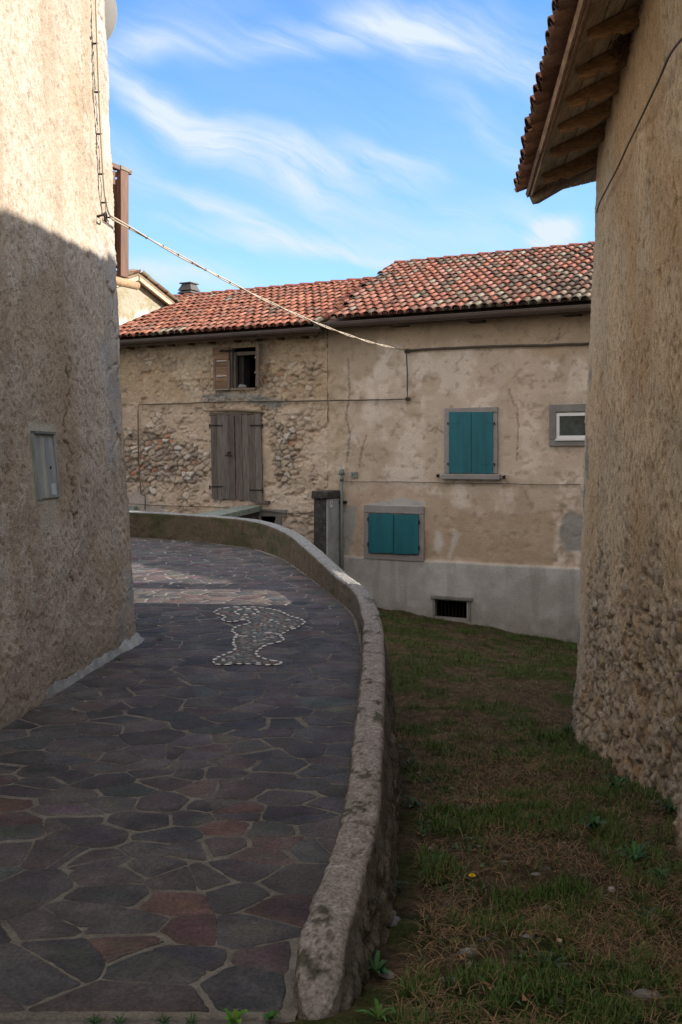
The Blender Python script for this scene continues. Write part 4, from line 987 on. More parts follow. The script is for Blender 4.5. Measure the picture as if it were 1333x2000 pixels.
def deck(mbx, u0, u1, v0, z0, L_, th=.06):
    o = Vector((0, v0, z0 - ZB)); vs = []
    for u in (u0, u1):
        for (b, n) in ((0, 0), (L_, 0), (L_, -th), (0, -th)): vs.append(o + Az * u + Bz * b + Nz * n)
    mbx.add(vs, [(0, 1, 2, 3), (7, 6, 5, 4), (0, 4, 5, 1), (1, 5, 6, 2), (2, 6, 7, 3), (3, 7, 4, 0)], (.10, .07, .05))
def back_slope(mbx, u0, u1, v1, z1, L_):
    o = Vector((0, v1, z1 - ZB)); vs = [o + Az * u + Vector((0, ca_, -sa_)) * b for u in (u0, u1) for b in (0, L_)]
    mbx.add(vs, [(0, 1, 3, 2)], (.28, .13, .09))
EL = (-.30, 2.30); ER = (-.30, 2.35)
Ll = 3.3 / ca_; Lr = 4.42 / ca_
mb = MB(); deck(mb, -5.75, .10, EL[0], EL[1], Ll); back_slope(mb, -5.75, .1, EL[0] + 3.3, EL[1] + 3.3 * tp, 3.6); rl = mb.build('roof', M['tile_shade'], sh, col=True)
tiles('roof_tiles', rl, M['tile'], Vector((0, EL[0] - .05, EL[1] - ZB + .005)), Az, Bz, Nz, -5.70, .05, Ll, .165, .31, col_l, keepf=lambda a, b: a > -5.12 or b > 2.75, r0=.079, r1=.063, seed=21)
mb = MB(); deck(mb, .0, 9.6, ER[0], ER[1], Lr); back_slope(mb, -.0, 9.6, ER[0] + 4.42, ER[1] + 4.42 * tp, 5); rr_ = mb.build('roof', M['tile_shade'], ph, col=True)
tiles('roof_tiles', rr_, M['tile'], Vector((0, ER[0] - .05, ER[1] - ZB + .03)), Az, Bz, Nz, -.02, 9.5, Lr, .165, .31, col_r, r0=.079, r1=.063, seed=22, keepf=lambda a, b: a > .25 - b * .12)
# extra lap of tiles following the slanting verge, left of the right roof
tiles('verge_tiles', rr_, M['tile'], Vector((0, ER[0] - .05, ER[1] - ZB + .03)), Az, Bz, Nz, -.56, -.02, Lr, .165, .31, col_r, r0=.079, r1=.063, seed=23, keepf=lambda a, b: a > .15 - b * .15)
def ridge(name, par, u0, u1, v, z):
    mb = MB(); u = u0; k = 0
    while u < u1:
        L_ = .42; vs = []
        for (uu, r, dz) in ((u, .12, .02), (u + L_, .10, 0)):
            for t in range(7):
                w = math.pi * t / 6; vs.append((uu, v + r * 1.15 * math.cos(w), z - ZB + dz + r * .72 * math.sin(w)))
        mb.add(vs, [(t, t + 1, 7 + t + 1, 7 + t) for t in range(6)] + [tuple(range(7))], (R.uniform(.26, .34), .095, .065)); u += .385
    return mb.build(name, M['tile_shade'], par, col=True)
ridge('ridge_tiles', rl, -5.72, .05, EL[0] + 3.3, EL[1] + 3.3 * tp + .05); ridge('ridge_tiles', rr_, -.50, 9.4, ER[0] + 4.42, ER[1] + 4.42 * tp + .07)
# gutters: half-round trough with brackets
def gutter(par, u0, u1, v, z, dz=0., r=.062):
    mb = MB(); n = 10; us_ = np.linspace(u0, u1, 12); vs = []
    for u in us_:
        zz_ = z - ZB + dz * (u - u0) / (u1 - u0)
        for rad in (r, r - .005):
            for t in range(n): w = math.pi + math.pi * t / (n - 1); vs.append((u, v + rad * math.cos(w), zz_ + rad * math.sin(w) * 1.1))
    m = 2 * n; fs = []
    for i in range(len(us_) - 1):
        for t in range(n - 1): fs += [(i * m + t, i * m + t + 1, (i + 1) * m + t + 1, (i + 1) * m + t), (i * m + n + t, i * m + n + t + 1, (i + 1) * m + n + t + 1, (i + 1) * m + n + t)]
        fs += [(i * m, i * m + n, (i + 1) * m + n, (i + 1) * m), (i * m + n - 1, i * m + m - 1, (i + 1) * m + m - 1, (i + 1) * m + n - 1)]
    for i in (0, len(us_) - 1): fs += [(i * m + t, i * m + t + 1, i * m + n + t + 1, i * m + n + t) for t in range(n - 1)] + [tuple(i * m + t for t in range(n))]
    mb.add(vs, fs); g = mb.build('gutter', M['gutter'], par)
    mb = MB(); mb.tube([(u0, v - r, z - ZB + .004), (u1, v - r, z - ZB + dz + .004)], .008, 6)
    u = u0 + .3
    while u < u1: mb.box(u, u + .025, v - r - .004, v + r, z - ZB - r * 1.12 + dz * (u - u0) / (u1 - u0), z - ZB - r * 1.1 + dz * (u - u0) / (u1 - u0) + .004); mb.box(u, u + .02, v - r - .006, v - r + .002, z - ZB - .03 + dz * (u - u0) / (u1 - u0), z - ZB + .012 + dz * (u - u0) / (u1 - u0)); u += .62
    mb.build('gutter_brackets', M['gutter'], g)
    return g
gutter(rl, -5.2, .10, -.40, 2.265, .0, .058); gutter(rr_, -.02, 9.5, -.41, 2.33, -.01, .07)
mb = MB()                                           # eave timbers in the shadow under the roof
mb.box(-5.2, -.02, -.30, -.27, 4.76, 4.885, col=(.10, .07, .045)); u = -5.1
while u < -.1: mb.box(u, u + .09, -.27, .02, 4.74, 4.86, col=(.14, .095, .06)); u += R.uniform(.45, .6)
mb.box(-5.2, -.02, -.268, -.02, 4.862, 4.885, col=(.12, .085, .06)); mb.build('eave_timbers', M['oldwood'], rl, col=True)
mb = MB(); mb.box(.0, 9.5, -.31, -.285, 4.83, 4.93, col=(.11, .08, .06)); mb.box(.0, 9.5, -.284, -.03, 4.90, 4.93, col=(.16, .12, .09))
for u in (1.35, 2.75, 4.35): mb.box(u, u + .26, -.29, .03, 4.83, 4.895, col=(.06, .045, .035), jit=.01)
mb.build('eave_timbers', M['oldwood'], rr_, col=True)
# chimney on the stone house
mb = MB(); u, v, z0 = -5.42, 3.22, 6.05; rg = Matrix.Translation((u, v, 0))
mb.box(-.155, .155, -.155, .155, z0, z0 + .20, M=rg); ch = mb.build('chimney', M['cowl'], rl)
for k in range(4):
    mb = MB(); z = z0 + .20 + k * .072; r0_, r1_ = (.205, .165) if k < 3 else (.19, .12)
    hh = .05 if k < 3 else .15
    vs = [(-r0_, -r0_, z), (r0_, -r0_, z), (r0_, r0_, z), (-r0_, r0_, z), (-r1_, -r1_, z + hh), (r1_, -r1_, z + hh), (r1_, r1_, z + hh), (-r1_, r1_, z + hh)]
    mb.add([rg @ Vector(q) for q in vs], [(0, 1, 5, 4), (1, 2, 6, 5), (2, 3, 7, 6), (3, 0, 4, 7), (4, 5, 6, 7), (3, 2, 1, 0)]); mb.build('cowl_ring', M['cowl'], ch)
mb = MB(); mb.box(-.11, .11, -.11, .11, z0 + .2, z0 + .44, M=rg); mb.build('flue', M['iron'], ch)
mb = MB(); mb.box(-.165, .165, -.165, .165, z0 + .575, z0 + .60, M=rg); mb.build('cowl_cap', M['cowl'], ch)

# gabled house to the left, behind the balcony
gh = house_empty('gabled_house', -5.2, .9, -2.6, 'sunlit yellowish plastered gable with pale verge board behind the balcony')
RZ = 3.83 - ZB; sl = .36
n_u = axis([(-1.4, 1.5, .02)]); n_z = axis([(1.2, RZ, .02)])
Vg, Zg = np.meshgrid(n_u, n_z, indexing='ij'); roofz = RZ - np.abs(Vg) * sl - .05; Zg2 = np.minimum(Zg, roofz)
nm = fbm(Vg * 7, Zg * 7, 4, 53) - .5; nf = fbm(Vg * 30, Zg * 30, 3, 5) - .5
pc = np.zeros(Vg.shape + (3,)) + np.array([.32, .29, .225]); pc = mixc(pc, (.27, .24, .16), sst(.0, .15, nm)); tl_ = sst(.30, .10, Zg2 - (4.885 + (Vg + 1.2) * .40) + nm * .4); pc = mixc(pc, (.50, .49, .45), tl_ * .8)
pc = mixc(pc, (.34, .17, .11), sst(.12, .05, np.hypot(Vg - 1.3, (Zg2 - 5.75))) * .8)
grid_mesh('gable_wall', np.stack([.01 + nf * .02 + nm * .02, Vg, Zg2], -1), M['render'], gh, pc)
mb = MB(); mb.box(-4, -.02, -1.3, 1.4, 0, RZ - .75); mb.build('inner_walls', M['cement'], gh)
mb = MB()
for sgn in (1, -1):
    L_ = 1.62
    vs = [(u, sgn * v, RZ - v * sl + dz) for u in (-4.2, .17) for v in (0, L_) for dz in (0.0, .05)]
    mb.add(vs, [(0, 1, 3, 2), (4, 6, 7, 5), (0, 4, 5, 1), (2, 3, 7, 6), (0, 2, 6, 4), (1, 5, 7, 3)], (.20, .15, .10))
gr_ = mb.build('roof', M['oldwood'], gh, col=True)
mb = MB()
for sgn in (1, -1):
    vs = [(u, sgn * v, RZ - v * sl + dz) for u in (.10, .175) for v in (.02, 1.60) for dz in (-.10, -.01)]
    mb.add(vs, [(0, 1, 3, 2), (4, 6, 7, 5), (0, 4, 5, 1), (2, 3, 7, 6), (0, 2, 6, 4), (1, 5, 7, 3)], (.44, .36, .26))
mb.build('verge_board', M['oldwood'], gr_, col=True)
cg = math.cos(math.atan(sl)); sg = math.sin(math.atan(sl))
tiles('roof_tiles', gr_, M['tile'], Vector((-4.1, 1.66, RZ - 1.66 * sl + .05)), Vector((1, 0, 0)), Vector((0, -cg, sg)), Vector((0, sg, cg)), 0, 4.35, 1.7, .19, .36, col_r, seed=31, seg=6)
tiles('roof_tiles', gr_, M['tile'], Vector((-4.1, -1.66, RZ - 1.66 * sl + .05)), Vector((1, 0, 0)), Vector((0, cg, sg)), Vector((0, -sg, cg)), 0, 4.35, 1.7, .19, .36, col_r, seed=32, seg=6)

def text_mesh(name, cu):
    t = bpy.data.objects.new(name + '_text', cu); C.objects.link(t); bpy.context.view_layer.update()
    me = bpy.data.meshes.new_from_object(t.evaluated_get(bpy.context.evaluated_depsgraph_get())); bpy.data.objects.remove(t)
    o = bpy.data.objects.new(name, me); me.materials.clear(); C.objects.link(o); return o

# ------------------------------------------------------------------ openings, shutters, stonework of the back houses (parts)
def hb(mbx, x0, y0, x1, y1, v0, v1, col=(1, 1, 1), bev=.004, jit=0., ref=None):
    """box covering photo rectangle x0..x1, y0..y1 on the facade, between depths v0 (front, negative = proud) and v1"""
    a, b, c, d = ref or rect(x0, y0, x1, y1, v0); mbx.box(a, b, v0, v1, c - ZB, d - ZB, col=col, bev=bev, jit=jit); return mbx
# big upper window with teal shutters
win = MB(); 
for r_ in ((868, 796, 972, 805.5), (868, 806, 877.5, 925), (963, 806, 972, 925)): hb(win, *r_, -.040, .02)
w1 = win.build('window', M['stone'], ph)
mb = MB(); hb(mb, 862, 926, 976, 937, -.10, .02, bev=.012); mb.build('sill', M['stone'], w1)
def shutter(par, x0, y0, x1, y1, planks, v=-.055, hinge='l', hy=(), iron=True):
    mb = MB(); w = (x1 - x0) / planks
    for k in range(planks): hb(mb, x0 + k * w, y0, x0 + (k + 1) * w - .04, y1, v, v + .03, bev=.0012)
    s = mb.build('shutter', M['teal'], par)
    for y in hy:
        m2 = MB(); a = rect(x0 - 2 if hinge == 'l' else x1 - 24, y - .9, x0 + 22 if hinge == 'l' else x1 + 2, y + .9, v - .006)
        hb(m2, 0, 0, 0, 0, v - .006, v - .001, bev=.0, ref=a); m2.build('strap_hinge', M['teal'], s)
        m2 = MB(); q = hp((x0 - 2.5) if hinge == 'l' else (x1 + 3), y, v); m2.tube([(q[0], v + .005, q[1] - ZB - .03), (q[0], v + .005, q[1] - ZB + .012)], .011, 6); m2.tube([(q[0], v + .005, q[1] - ZB), (q[0], .02, q[1] - ZB)], .008, 6)
        m2.build('hinge_pin', M['iron'], s)
    return s
shutter(w1, 877.5, 804.5, 920.3, 924, 3, hinge='l', hy=(826, 905)); shutter(w1, 921.2, 804.5, 963.0, 925, 3, hinge='r', hy=(826, 906))
for (x, y) in ((855, 929), (984, 932)):
    q = hp(x, y, -.06); mb = MB(); mb.box(q[0] - .02, q[0] + .02, -.06, -.03, q[1] - ZB - .03, q[1] - ZB + .02, jit=.006); mb.tube([(q[0], -.05, q[1] - ZB), (q[0], .03, q[1] - ZB)], .01, 6)
    mb.tube([(q[0] - .02, -.065, q[1] - ZB + .01), (q[0] + .04, -.075, q[1] - ZB + .025)], .009, 6); mb.build('shutter_catch', M['iron'], w1)
# lower square window
win = MB()
for r_ in ((711, 988, 828, 1002.5), (711, 1003, 720, 1081), (817.5, 1005, 828, 1086), (711, 1082.5, 828, 1094)): hb(win, *r_, -.042, .02)
w2 = win.build('window', M['stone'], ph)
shutter(w2, 720.5, 1003.5, 768.5, 1080, 3, v=-.075, hinge='l', hy=(), iron=False); shutter(w2, 769.5, 1005, 817, 1082, 3, v=-.075, hinge='r')
for (x, y) in ((718.5, 1014), (718.5, 1063), (818.5, 1020), (818.5, 1070)):
    q = hp(x, y, -.08); mb = MB(); mb.tube([(q[0], -.07, q[1] - ZB - .035), (q[0], -.07, q[1] - ZB + .03)], .012, 6); mb.build('hinge_pin', M['iron'], w2)
# small white window at the far right
win = MB(); R_ = WIN
for r_ in ((1073, 789, 1190, 803.5), (1073, 804, 1086, 858.5), (1073, 859, 1190, 871)): hb(win, *r_, -.030, .02)
w3 = win.build('window', M['cement'], ph)
a, b, c, d = WIN; mb = MB(); fw = .052
for (p, q, r, s) in ((a, b, d - fw, d), (a, b, c, c + fw), (a, a + fw, c + fw, d - fw), (b - fw, b, c + fw, d - fw)): mb.box(p, q, -.012, .06, r - ZB, s - ZB, bev=.004)
fr = mb.build('frame', M['white'], w3)
mb = MB(); mb.box(a - .01, b + .01, -.05, .0, c - ZB - .03, c - ZB - .004, bev=.004); mb.build('sill', M['white'], w3)
mb = MB(); mb.box(a + fw * .8, b - fw * .8, .03, .036, c - ZB + fw * .8, d - ZB - fw * .8); mb.build('glass', M['glass'], fr)
# cellar vent
win = MB(); hb(win, 841, 1165.5, 922, 1172, -.075, .02, bev=.01, jit=.006); hb(win, 845, 1173, 849.5, 1203, -.05, .05, bev=.003); hb(win, 914.5, 1177, 919, 1211, -.05, .05, bev=.003)
w4 = win.build('cellar_vent', M['cement'], ph)
mb = MB(); 
for k in range(9): q = hp(856 + k * 7, 1190, .06); mb.tube([(q[0], .06, VENT[2] - ZB), (q[0], .06, VENT[3] - ZB)], .006, 5)
mb.build('bars', M['iron'], w4)
# stone house: plank hatch
dm = MB(); cols = [(.125, .105, .09), (.16, .135, .115), (.10, .085, .072), (.14, .12, .105), (.115, .095, .082)]
def leaf(par, x0, x1, yt, yb, hy, hinge, skew):
    mb = MB(); n = 4; w = (x1 - x0) / n
    for k in range(n):
        a = rect(x0 + k * w + .3, yt + R.uniform(-1.5, 2), x0 + (k + 1) * w - .3, yb + R.uniform(-1, 1.5), -.05)
        vs = []; dz = 0
        for (u, z) in ((a[0], a[2]), (a[1], a[2]), (a[1], a[3]), (a[0], a[3])):
            uu = u + (skew if z == a[2] else 0) * 1.0
            vs.append((uu, z - ZB))
        mb.add([(p, -.052 + R.uniform(-.003, .003), q) for p, q in vs] + [(p, -.02, q) for p, q in vs], [(0, 1, 2, 3), (7, 6, 5, 4), (0, 4, 5, 1), (1, 5, 6, 2), (2, 6, 7, 3), (3, 7, 4, 0)], R.choice(cols))
    s = mb.build('door_leaf', M['wood_z'], par, col=True)
    for y in hy:
        m2 = MB(); xx = (x0 - 2, x0 + 23) if hinge == 'l' else (x1 - 21, x1 + 3)
        q0 = hp(xx[0], y, -.06); q1 = hp(xx[1], y + R.uniform(-1, 1), -.06)
        m2.tube([(q0[0], -.06, q0[1] - ZB), ((q0[0] + q1[0]) / 2, -.062, (q0[1] + q1[1]) / 2 - ZB + .004), (q1[0], -.06, q1[1] - ZB)], .012, 6)
        q = q0 if hinge == 'l' else q1; m2.tube([(q[0], -.05, q[1] - ZB - .05), (q[0], -.05, q[1] - ZB + .035)], .014, 6); m2.build('strap_hinge', M['iron'], s)
    return s
dd = MB(); hb(dd, 408, 806, 515, 810, -.035, .05, col=(.15, .125, .10)); dh = dd.build('door', M['wood_z'], sh, col=True)
dd = MB(); hb(dd, 498, 978, 524, 984, -.075, .02, col=(.13, .10, .09)); dd.build('threshold', M['wood_z'], dh, col=True)
l1 = leaf(dh, 411.5, 457.5, 811, 975, (831, 951), 'l', .035); l2 = leaf(dh, 459.5, 509.5, 809, 977, (831, 957), 'r', .045)
q = hp(446, 889, -.07); mb = MB(); mb.tube([(q[0] - .07, -.068, q[1] - ZB), (q[0] + .08, -.07, q[1] - ZB - .006)], .011, 6); mb.box(q[0] - .03, q[0] + .05, -.066, -.05, q[1] - ZB + .02, q[1] - ZB + .065, jit=.01); mb.build('latch', M['iron'], l1)
mb = MB(); a = hp(400, 803, -.08); b = hp(512, 804.5, -.08)
mb.tube([(a[0], -.05, a[1] - ZB), (a[0] * .7 + b[0] * .3, -.055, a[1] - ZB + .012), (a[0] * .45 + b[0] * .55, -.05, a[1] - ZB + .012), (b[0], -.05, b[1] - ZB - .002)], [.020, .026, .030, .018], 8, (.24, .18, .12)); mb.build('lintel', M['oldwood'], dh, col=True, smooth=True)
# stone house: upper opening with frame and two shutters
hd = MB(); a, b, c, d = OPEN
hd.box(a - .02, b + .05, -.05, .06, d - ZB - .03, d - ZB + .02, col=(.26, .20, .13), jit=.006); hd.box(a - .02, b, -.06, .08, c - ZB - .035, c - ZB + .0, col=(.22, .17, .12), jit=.005)
hd.box(a - .01, a + .05, -.04, .07, c - ZB, d - ZB - .03, col=(.12, .095, .07)); hd.box(a + .055, a + .10, .0, .09, c - ZB, d - ZB - .12, col=(.13, .11, .09)); hd.box(a + .05, b, .03, .10, d - ZB - .17, d - ZB - .10, col=(.15, .125, .095), jit=.006)
hd.box(a + .10, a + .20, .12, .34, c - ZB, d - ZB - .1, col=(.05, .045, .036), jit=.01)
w5 = hd.build('window', M['wood_z'], sh, col=True)
bw = [(.20, .125, .075), (.235, .145, .085), (.17, .105, .062)]
mb = MB(); yy = [678, 693, 702, 716, 730, 745, 760]
for k in range(6): hb(mb, 417.5 - (.0 if k else 2), yy[k], 447, yy[k + 1] - .5, -.075, -.045, col=bw[k % 3], bev=.003, jit=.003)
s1 = mb.build('shutter', M['wood_x'], w5, col=True)
mb = MB(); hb(mb, 416.5, 704, 421, 762, -.085, -.074, col=(.19, .135, .10)); hb(mb, 444, 704, 449, 762, -.085, -.074, col=(.16, .12, .10)); hb(mb, 418, 759.5, 447, 762, -.09, -.07, col=(.30, .25, .20)); mb.build('edge_rail', M['wood_x'], s1, col=True)
for y in (703.5, 733): mb = MB(); hb(mb, 423, y, 443, y + 2.6, -.095, -.076, col=(.42, .37, .33)); mb.build('batten', M['wood_x'], s1, col=True)
mb = MB(); q = hp(434, 686, -.1); mb.tube([(q[0] - .06, -.09, q[1] - ZB), (q[0], -.12, q[1] - ZB + .01), (q[0] + .10, -.10, q[1] - ZB), (q[0] + .22, -.04, q[1] - ZB + .01)], [.012, .022, .02, .012], 6); mb.build('hinge_bar', M['iron'], s1)
# right-hand shutter swings outwards
hinge = Vector((b + .005, -.03, 0)); th_ = math.radians(-50); Mx = Matrix.Translation(hinge) @ Matrix.Rotation(th_, 4, 'Z')
mb = MB(); zc = np.linspace(c - .0, d + .03, 6)
for k in range(5): mb.box(0, .235, -.012, .012, zc[k] - ZB + .001, zc[k + 1] - ZB - .001, M=Mx, col=bw[(k + 1) % 3], jit=.002)
s2 = mb.build('shutter', M['wood_x'], w5, col=True)
for zf in (.33, .68): mb = MB(); z = c + (d - c) * zf - ZB; mb.box(.01, .225, -.034, -.013, z, z + .025, M=Mx, col=(.42, .37, .33)); mb.build('batten', M['wood_x'], s2, col=True)
mb = MB(); mb.box(.236, .262, -.03, .02, c - ZB, d + .03 - ZB, M=Mx, col=(.17, .13, .10)); mb.build('edge_rail', M['wood_x'], s2, col=True)
mb = MB(); q = hp(468, 754, .0); 
for (dx, r) in ((0, .055), (.06, .045), (.10, .03)):
    mb.tube([(q[0] + dx, .05, q[1] - ZB - .03), (q[0] + dx, .05, q[1] - ZB + .0), (q[0] + dx, .05, q[1] - ZB + r * .7)], [r, r * .9, r * .35], 9, (.26, .25, .23))
st = mb.build('stone', M['rock'], None, smooth=True, col=True); st.matrix_world = sh.matrix_world.copy(); st.location = hw(0, 0, ZB); st.rotation_euler = (0, 0, HROT); tag(st, 'small grey stone lying on the sill of the dark upper opening', 'stone')
# cement lintel and jamb of the half hidden cellar slot
mb = MB(); hb(mb, 506, 995, 560, 1009, -.03, .03, col=(.21, .19, .17), jit=.004); hb(mb, 538, 1009.5, 549, 1060, -.03, .03, col=(.22, .20, .18)); mb.build('slot_surround', M['cement'], sh)
mb = MB(); hb(mb, 249, 989, 263, 998, -.10, .0, col=(1, 1, 1)); bx = mb.build('service_box', M['slate'], None); bx.location = hw(0, 0, ZB); bx.rotation_euler = (0, 0, HROT); tag(bx, 'small greenish box on the stone wall at the left end of the parapet', 'box')

# ------------------------------------------------------------------ gate pillar, pipe, plates, slab-topped wall
gp_ = house_empty('gate_pillar', .14, -.26, -2.75, 'dark lichened gate pillar with stone cap and small number plate against the back wall', 'pillar')
g0 = -2.75
mb = MB(); mb.box(-.14, .10, -.25, .255, 0, -.76 - g0, bev=.01, jit=.004); pb = mb.build('shaft', M['darkstone'], gp_)
mb = MB(); mb.box(.101, .135, -.235, .25, 0, -.762 - g0, bev=.004); mb.build('side_render', M['pale'], gp_)
mb = MB(); mb.box(-.17, .165, -.30, .25, -.76 - g0, -.62 - g0, bev=.018, jit=.006); mb.build('cap', M['darkstone'], gp_)
mb = MB(); mb.box(.1352, .139, -.150, -.065, -.905 - g0, -.795 - g0, bev=.001); pn = mb.build('number_plate', M['white'], gp_)
cu = bpy.data.curves.new('digit', 'FONT'); cu.body = '9'; cu.size = .10; cu.extrude = .0008; cu.align_x = 'CENTER'; cu.align_y = 'CENTER'
dg = text_mesh('digit', cu); dg.data.materials.append(M['iron']); dg.parent = pn; dg.location = (.1402, -.1075, -.85 - g0); dg.rotation_euler = (math.radians(90), 0, math.radians(90))
pp = house_empty('vent_pipe', .33, -.075, -2.75, 'thin grey vertical pipe with domed cap beside the gate pillar', 'pipe')
zt_ = hp(669, 934, -.07)[1]
mb = MB(); mb.tube([(0, 0, -.1), (0, 0, zt_ + 2.75)], .030, 12); pl_ = mb.build('pipe', M['pipe'], pp, smooth=True)
mb = MB(); mb.tube([(0, 0, zt_ + 2.70), (0, 0, zt_ + 2.78)], .036, 12); mb.tube([(0, 0, zt_ + 2.78), (0, .01, zt_ + 2.85)], .010, 8); mb.build('collar', M['pipe'], pl_, smooth=True)
zc_ = hp(669, 928, -.07)[1] + 2.75
mb = MB(); mb.tube([(0, 0, zc_), (0, 0, zc_ + .045), (0, .0, zc_ + .09), (0, .005, zc_ + .115)], [.052, .053, .044, .018], 12); mb.build('domed_cap', M['pipe'], pl_, smooth=True)
zk = hp(669, 981, -.07)[1] + 2.75; mb = MB(); mb.box(-.05, .07, -.012, .075, zk - .025, zk + .025, bev=.004); mb.build('pipe_clamp', M['iron'], pl_)
q = hp(692, 927, -.03); wp = house_empty('wall_plate', q[0], -.02, q[1], 'small grey-green square house number plate on the beige wall right of the pipe cap', 'plate')
mb = MB(); mb.box(-.062, .062, -.022, .004, -.05, .05, bev=.003); b_ = mb.build('plate', M['slate'], wp)
for dx_ in (-.024, .024):
    cu = bpy.data.curves.new('numeral', 'FONT'); cu.body = '1'; cu.size = .085; cu.extrude = .0008; cu.align_x = 'CENTER'; cu.align_y = 'CENTER'
    dg = text_mesh('digit', cu); dg.data.materials.append(M['iron']); dg.parent = b_; dg.location = (dx_, -.0235, 0); dg.rotation_euler = (math.radians(90), 0, 0)
lwl = empty('slab_topped_wall', (-1.85, 17.2, -2.6), 0, 'low wall topped with bluish stone slabs behind the far end of the parapet', 'wall')
o_ = Vector(lwl.location)
mb = MB(); pts = [(-2.40, 15.6), (-1.90, 15.6), (-1.47, 18.62), (-1.82, 18.72)]
mb.prism([((a + b * 0) - o_.x, b - o_.y) for a, b in [(-2.36, 15.7), (-1.96, 15.7), (-1.53, 18.6), (-1.78, 18.68)]], -.2, -1.03 - o_.z); mb.build('masonry', M['darkstone'], lwl)
for k in range(3):
    t0, t1 = k / 3, (k + .985) / 3
    L0 = Vector(pts[0]).lerp(Vector(pts[3]), t0); L1 = Vector(pts[0]).lerp(Vector(pts[3]), t1); R0 = Vector(pts[1]).lerp(Vector(pts[2]), t0); R1 = Vector(pts[1]).lerp(Vector(pts[2]), t1)
    mb = MB(); mb.prism([(p.x - o_.x, p.y - o_.y) for p in (L0, R0, R1, L1)], -1.03 - o_.z + R.uniform(0, .004), -.935 - o_.z + R.uniform(-.004, .004)); mb.build('coping_slab', M['slate'], lwl)

# ------------------------------------------------------------------ cables
def world_tube(name, pts, r, m, label, cat, n=7, clips=None, par=None):
    o = Vector(pts[0]); mb = MB(); mb.tube([Vector(p) - o for p in pts], r, n); ob = mb.build(name, m, par, smooth=True); ob.location = o
    if label: tag(ob, label, cat)
    return ob
P0 = Vector((l_x(7.32, 1.755) + .06, 7.32, 1.753)); q = hp(795, 684, -.10); P1 = hw(q[0], -.10, q[1])
oc = empty('overhead_cable', P0, 0, 'pale overhead cable slung from the left wall ring to the beige house', 'cable')
def cpt(s, o=0): 
    p = P0.lerp(P1, s); p.z -= 4 * .165 * s * (1 - s); return p
pts = [cpt(k / 60) for k in range(61)]
a = [p + Vector((0, 0, .009 * math.cos(i * .5))) - P0 + Vector((.006 * math.sin(i * .5), 0, 0)) for i, p in enumerate(pts)]
b = [p - Vector((0, 0, .009 * math.cos(i * .5))) - P0 - Vector((.006 * math.sin(i * .5), 0, 0)) for i, p in enumerate(pts)]
mb = MB(); mb.tube(a, .0065, 7); mb.build('conductor', M['cable'], oc, smooth=True)
mb = MB(); mb.tube(b, .0055, 7); mb.build('support_wire', M['cable'], oc, smooth=True)
mb = MB()
for k in range(1, 36):
    p = cpt(k / 36) - P0; d = (cpt(k / 36 + .005) - cpt(k / 36)).normalized(); mb.tube([p - d * .005, p + d * .005], .0125, 7)
tag(mb.build('clips', M['cabled'], oc), kind='stuff')
# cable coming down the left wall with its ring
def lwp(px, py, o=.03):
    k = (px - CX) / F; y = 7.0
    for _ in range(12): z = (HZ - py) / F * y; y = (l_x(y, z) + o) / k
    z = (HZ - py) / F * y; return Vector((l_x(y, z) + o, y, z))
dc = empty('wall_cable', lwp(208, 422), 0, 'pale cable running down the sunlit corner of the left wall to an iron ring', 'cable'); d0 = Vector(dc.location)
ptsA = [lwp(x, y, .035) for x, y in ((187, -40), (188, 10), (191, 100), (194, 180), (197, 250), (201, 320), (205, 375), (212, 412), (222, 430))]
ptsA = catmull(ptsA, 6); mb = MB(); mb.tube([p - d0 for p in ptsA], .009, 7); mb.build('conductor', M['cable'], dc, smooth=True)
ptsB = catmull([lwp(x, y, .028) for x, y in ((190, 60), (194, 150), (199, 240), (204, 330), (207, 380), (208, 418))], 6); mb = MB(); mb.tube([p - d0 for p in ptsB], .006, 6); mb.build('support_wire', M['cable'], dc, smooth=True)
mb = MB()
for k in range(7): p = ptsA[min(len(ptsA) - 2, 4 + k * 7)] - d0; mb.box(p.x - .035, p.x + .008, p.y - .007, p.y + .007, p.z - .005, p.z + .005)
tag(mb.build('clips', M['iron'], dc), kind='stuff')
mb = MB(); rp_ = lwp(207, 424, .05) - d0; mb.tube([rp_ + Vector((0.0, .032 * math.cos(t * .5236), .032 * math.sin(t * .5236))) for t in range(13)], .008, 6); mb.tube([rp_ + Vector((-.08, 0, 0)), rp_ + Vector((.0, .0, .02))], .008, 6); mb.build('iron_ring', M['iron'], dc, smooth=True)
# service cables on the back facade
def hcable(name, pix, r, m, label, v=-.045, wob=0.):
    pts = []
    for (x0, y0), (x1, y1) in zip(pix[:-1], pix[1:]):
        n = max(1, int(math.hypot(x1 - x0, y1 - y0) / 14))
        for k in range(n):
            t = k / n; q = hp(x0 + (x1 - x0) * t, y0 + (y1 - y0) * t, v); pts.append(hw(q[0], v, q[1] + R.uniform(-wob, wob)))
    q = hp(*pix[-1], v); pts.append(hw(q[0], v, q[1]))
    return world_tube(name, pts, r, m, label, 'cable')
hcable('service_cable', [(795, 684), (870, 680), (960, 676), (1060, 674), (1150, 671)], .020, M['cabled'], 'dark bundled cable running right under the gutter of the rendered house', wob=.004)
hcable('service_cable', [(794, 686), (796, 730), (796, 779), (740, 781), (660, 782), (560, 784), (480, 784), (400, 786), (330, 789), (272, 790), (270, 805), (271, 900), (276, 966), (284, 968), (284, 996)], .012, M['cabled'],
       'thin dark cable running left across the stone house above the plank hatch', v=-.05, wob=.003)
hcable('thin_wire', [(672, 941), (760, 941), (860, 943), (960, 944), (1060, 947), (1135, 946)], .006, M['cabled'], 'thin wire stretched across the beige wall just below the upper teal window sill', v=-.035, wob=.004)
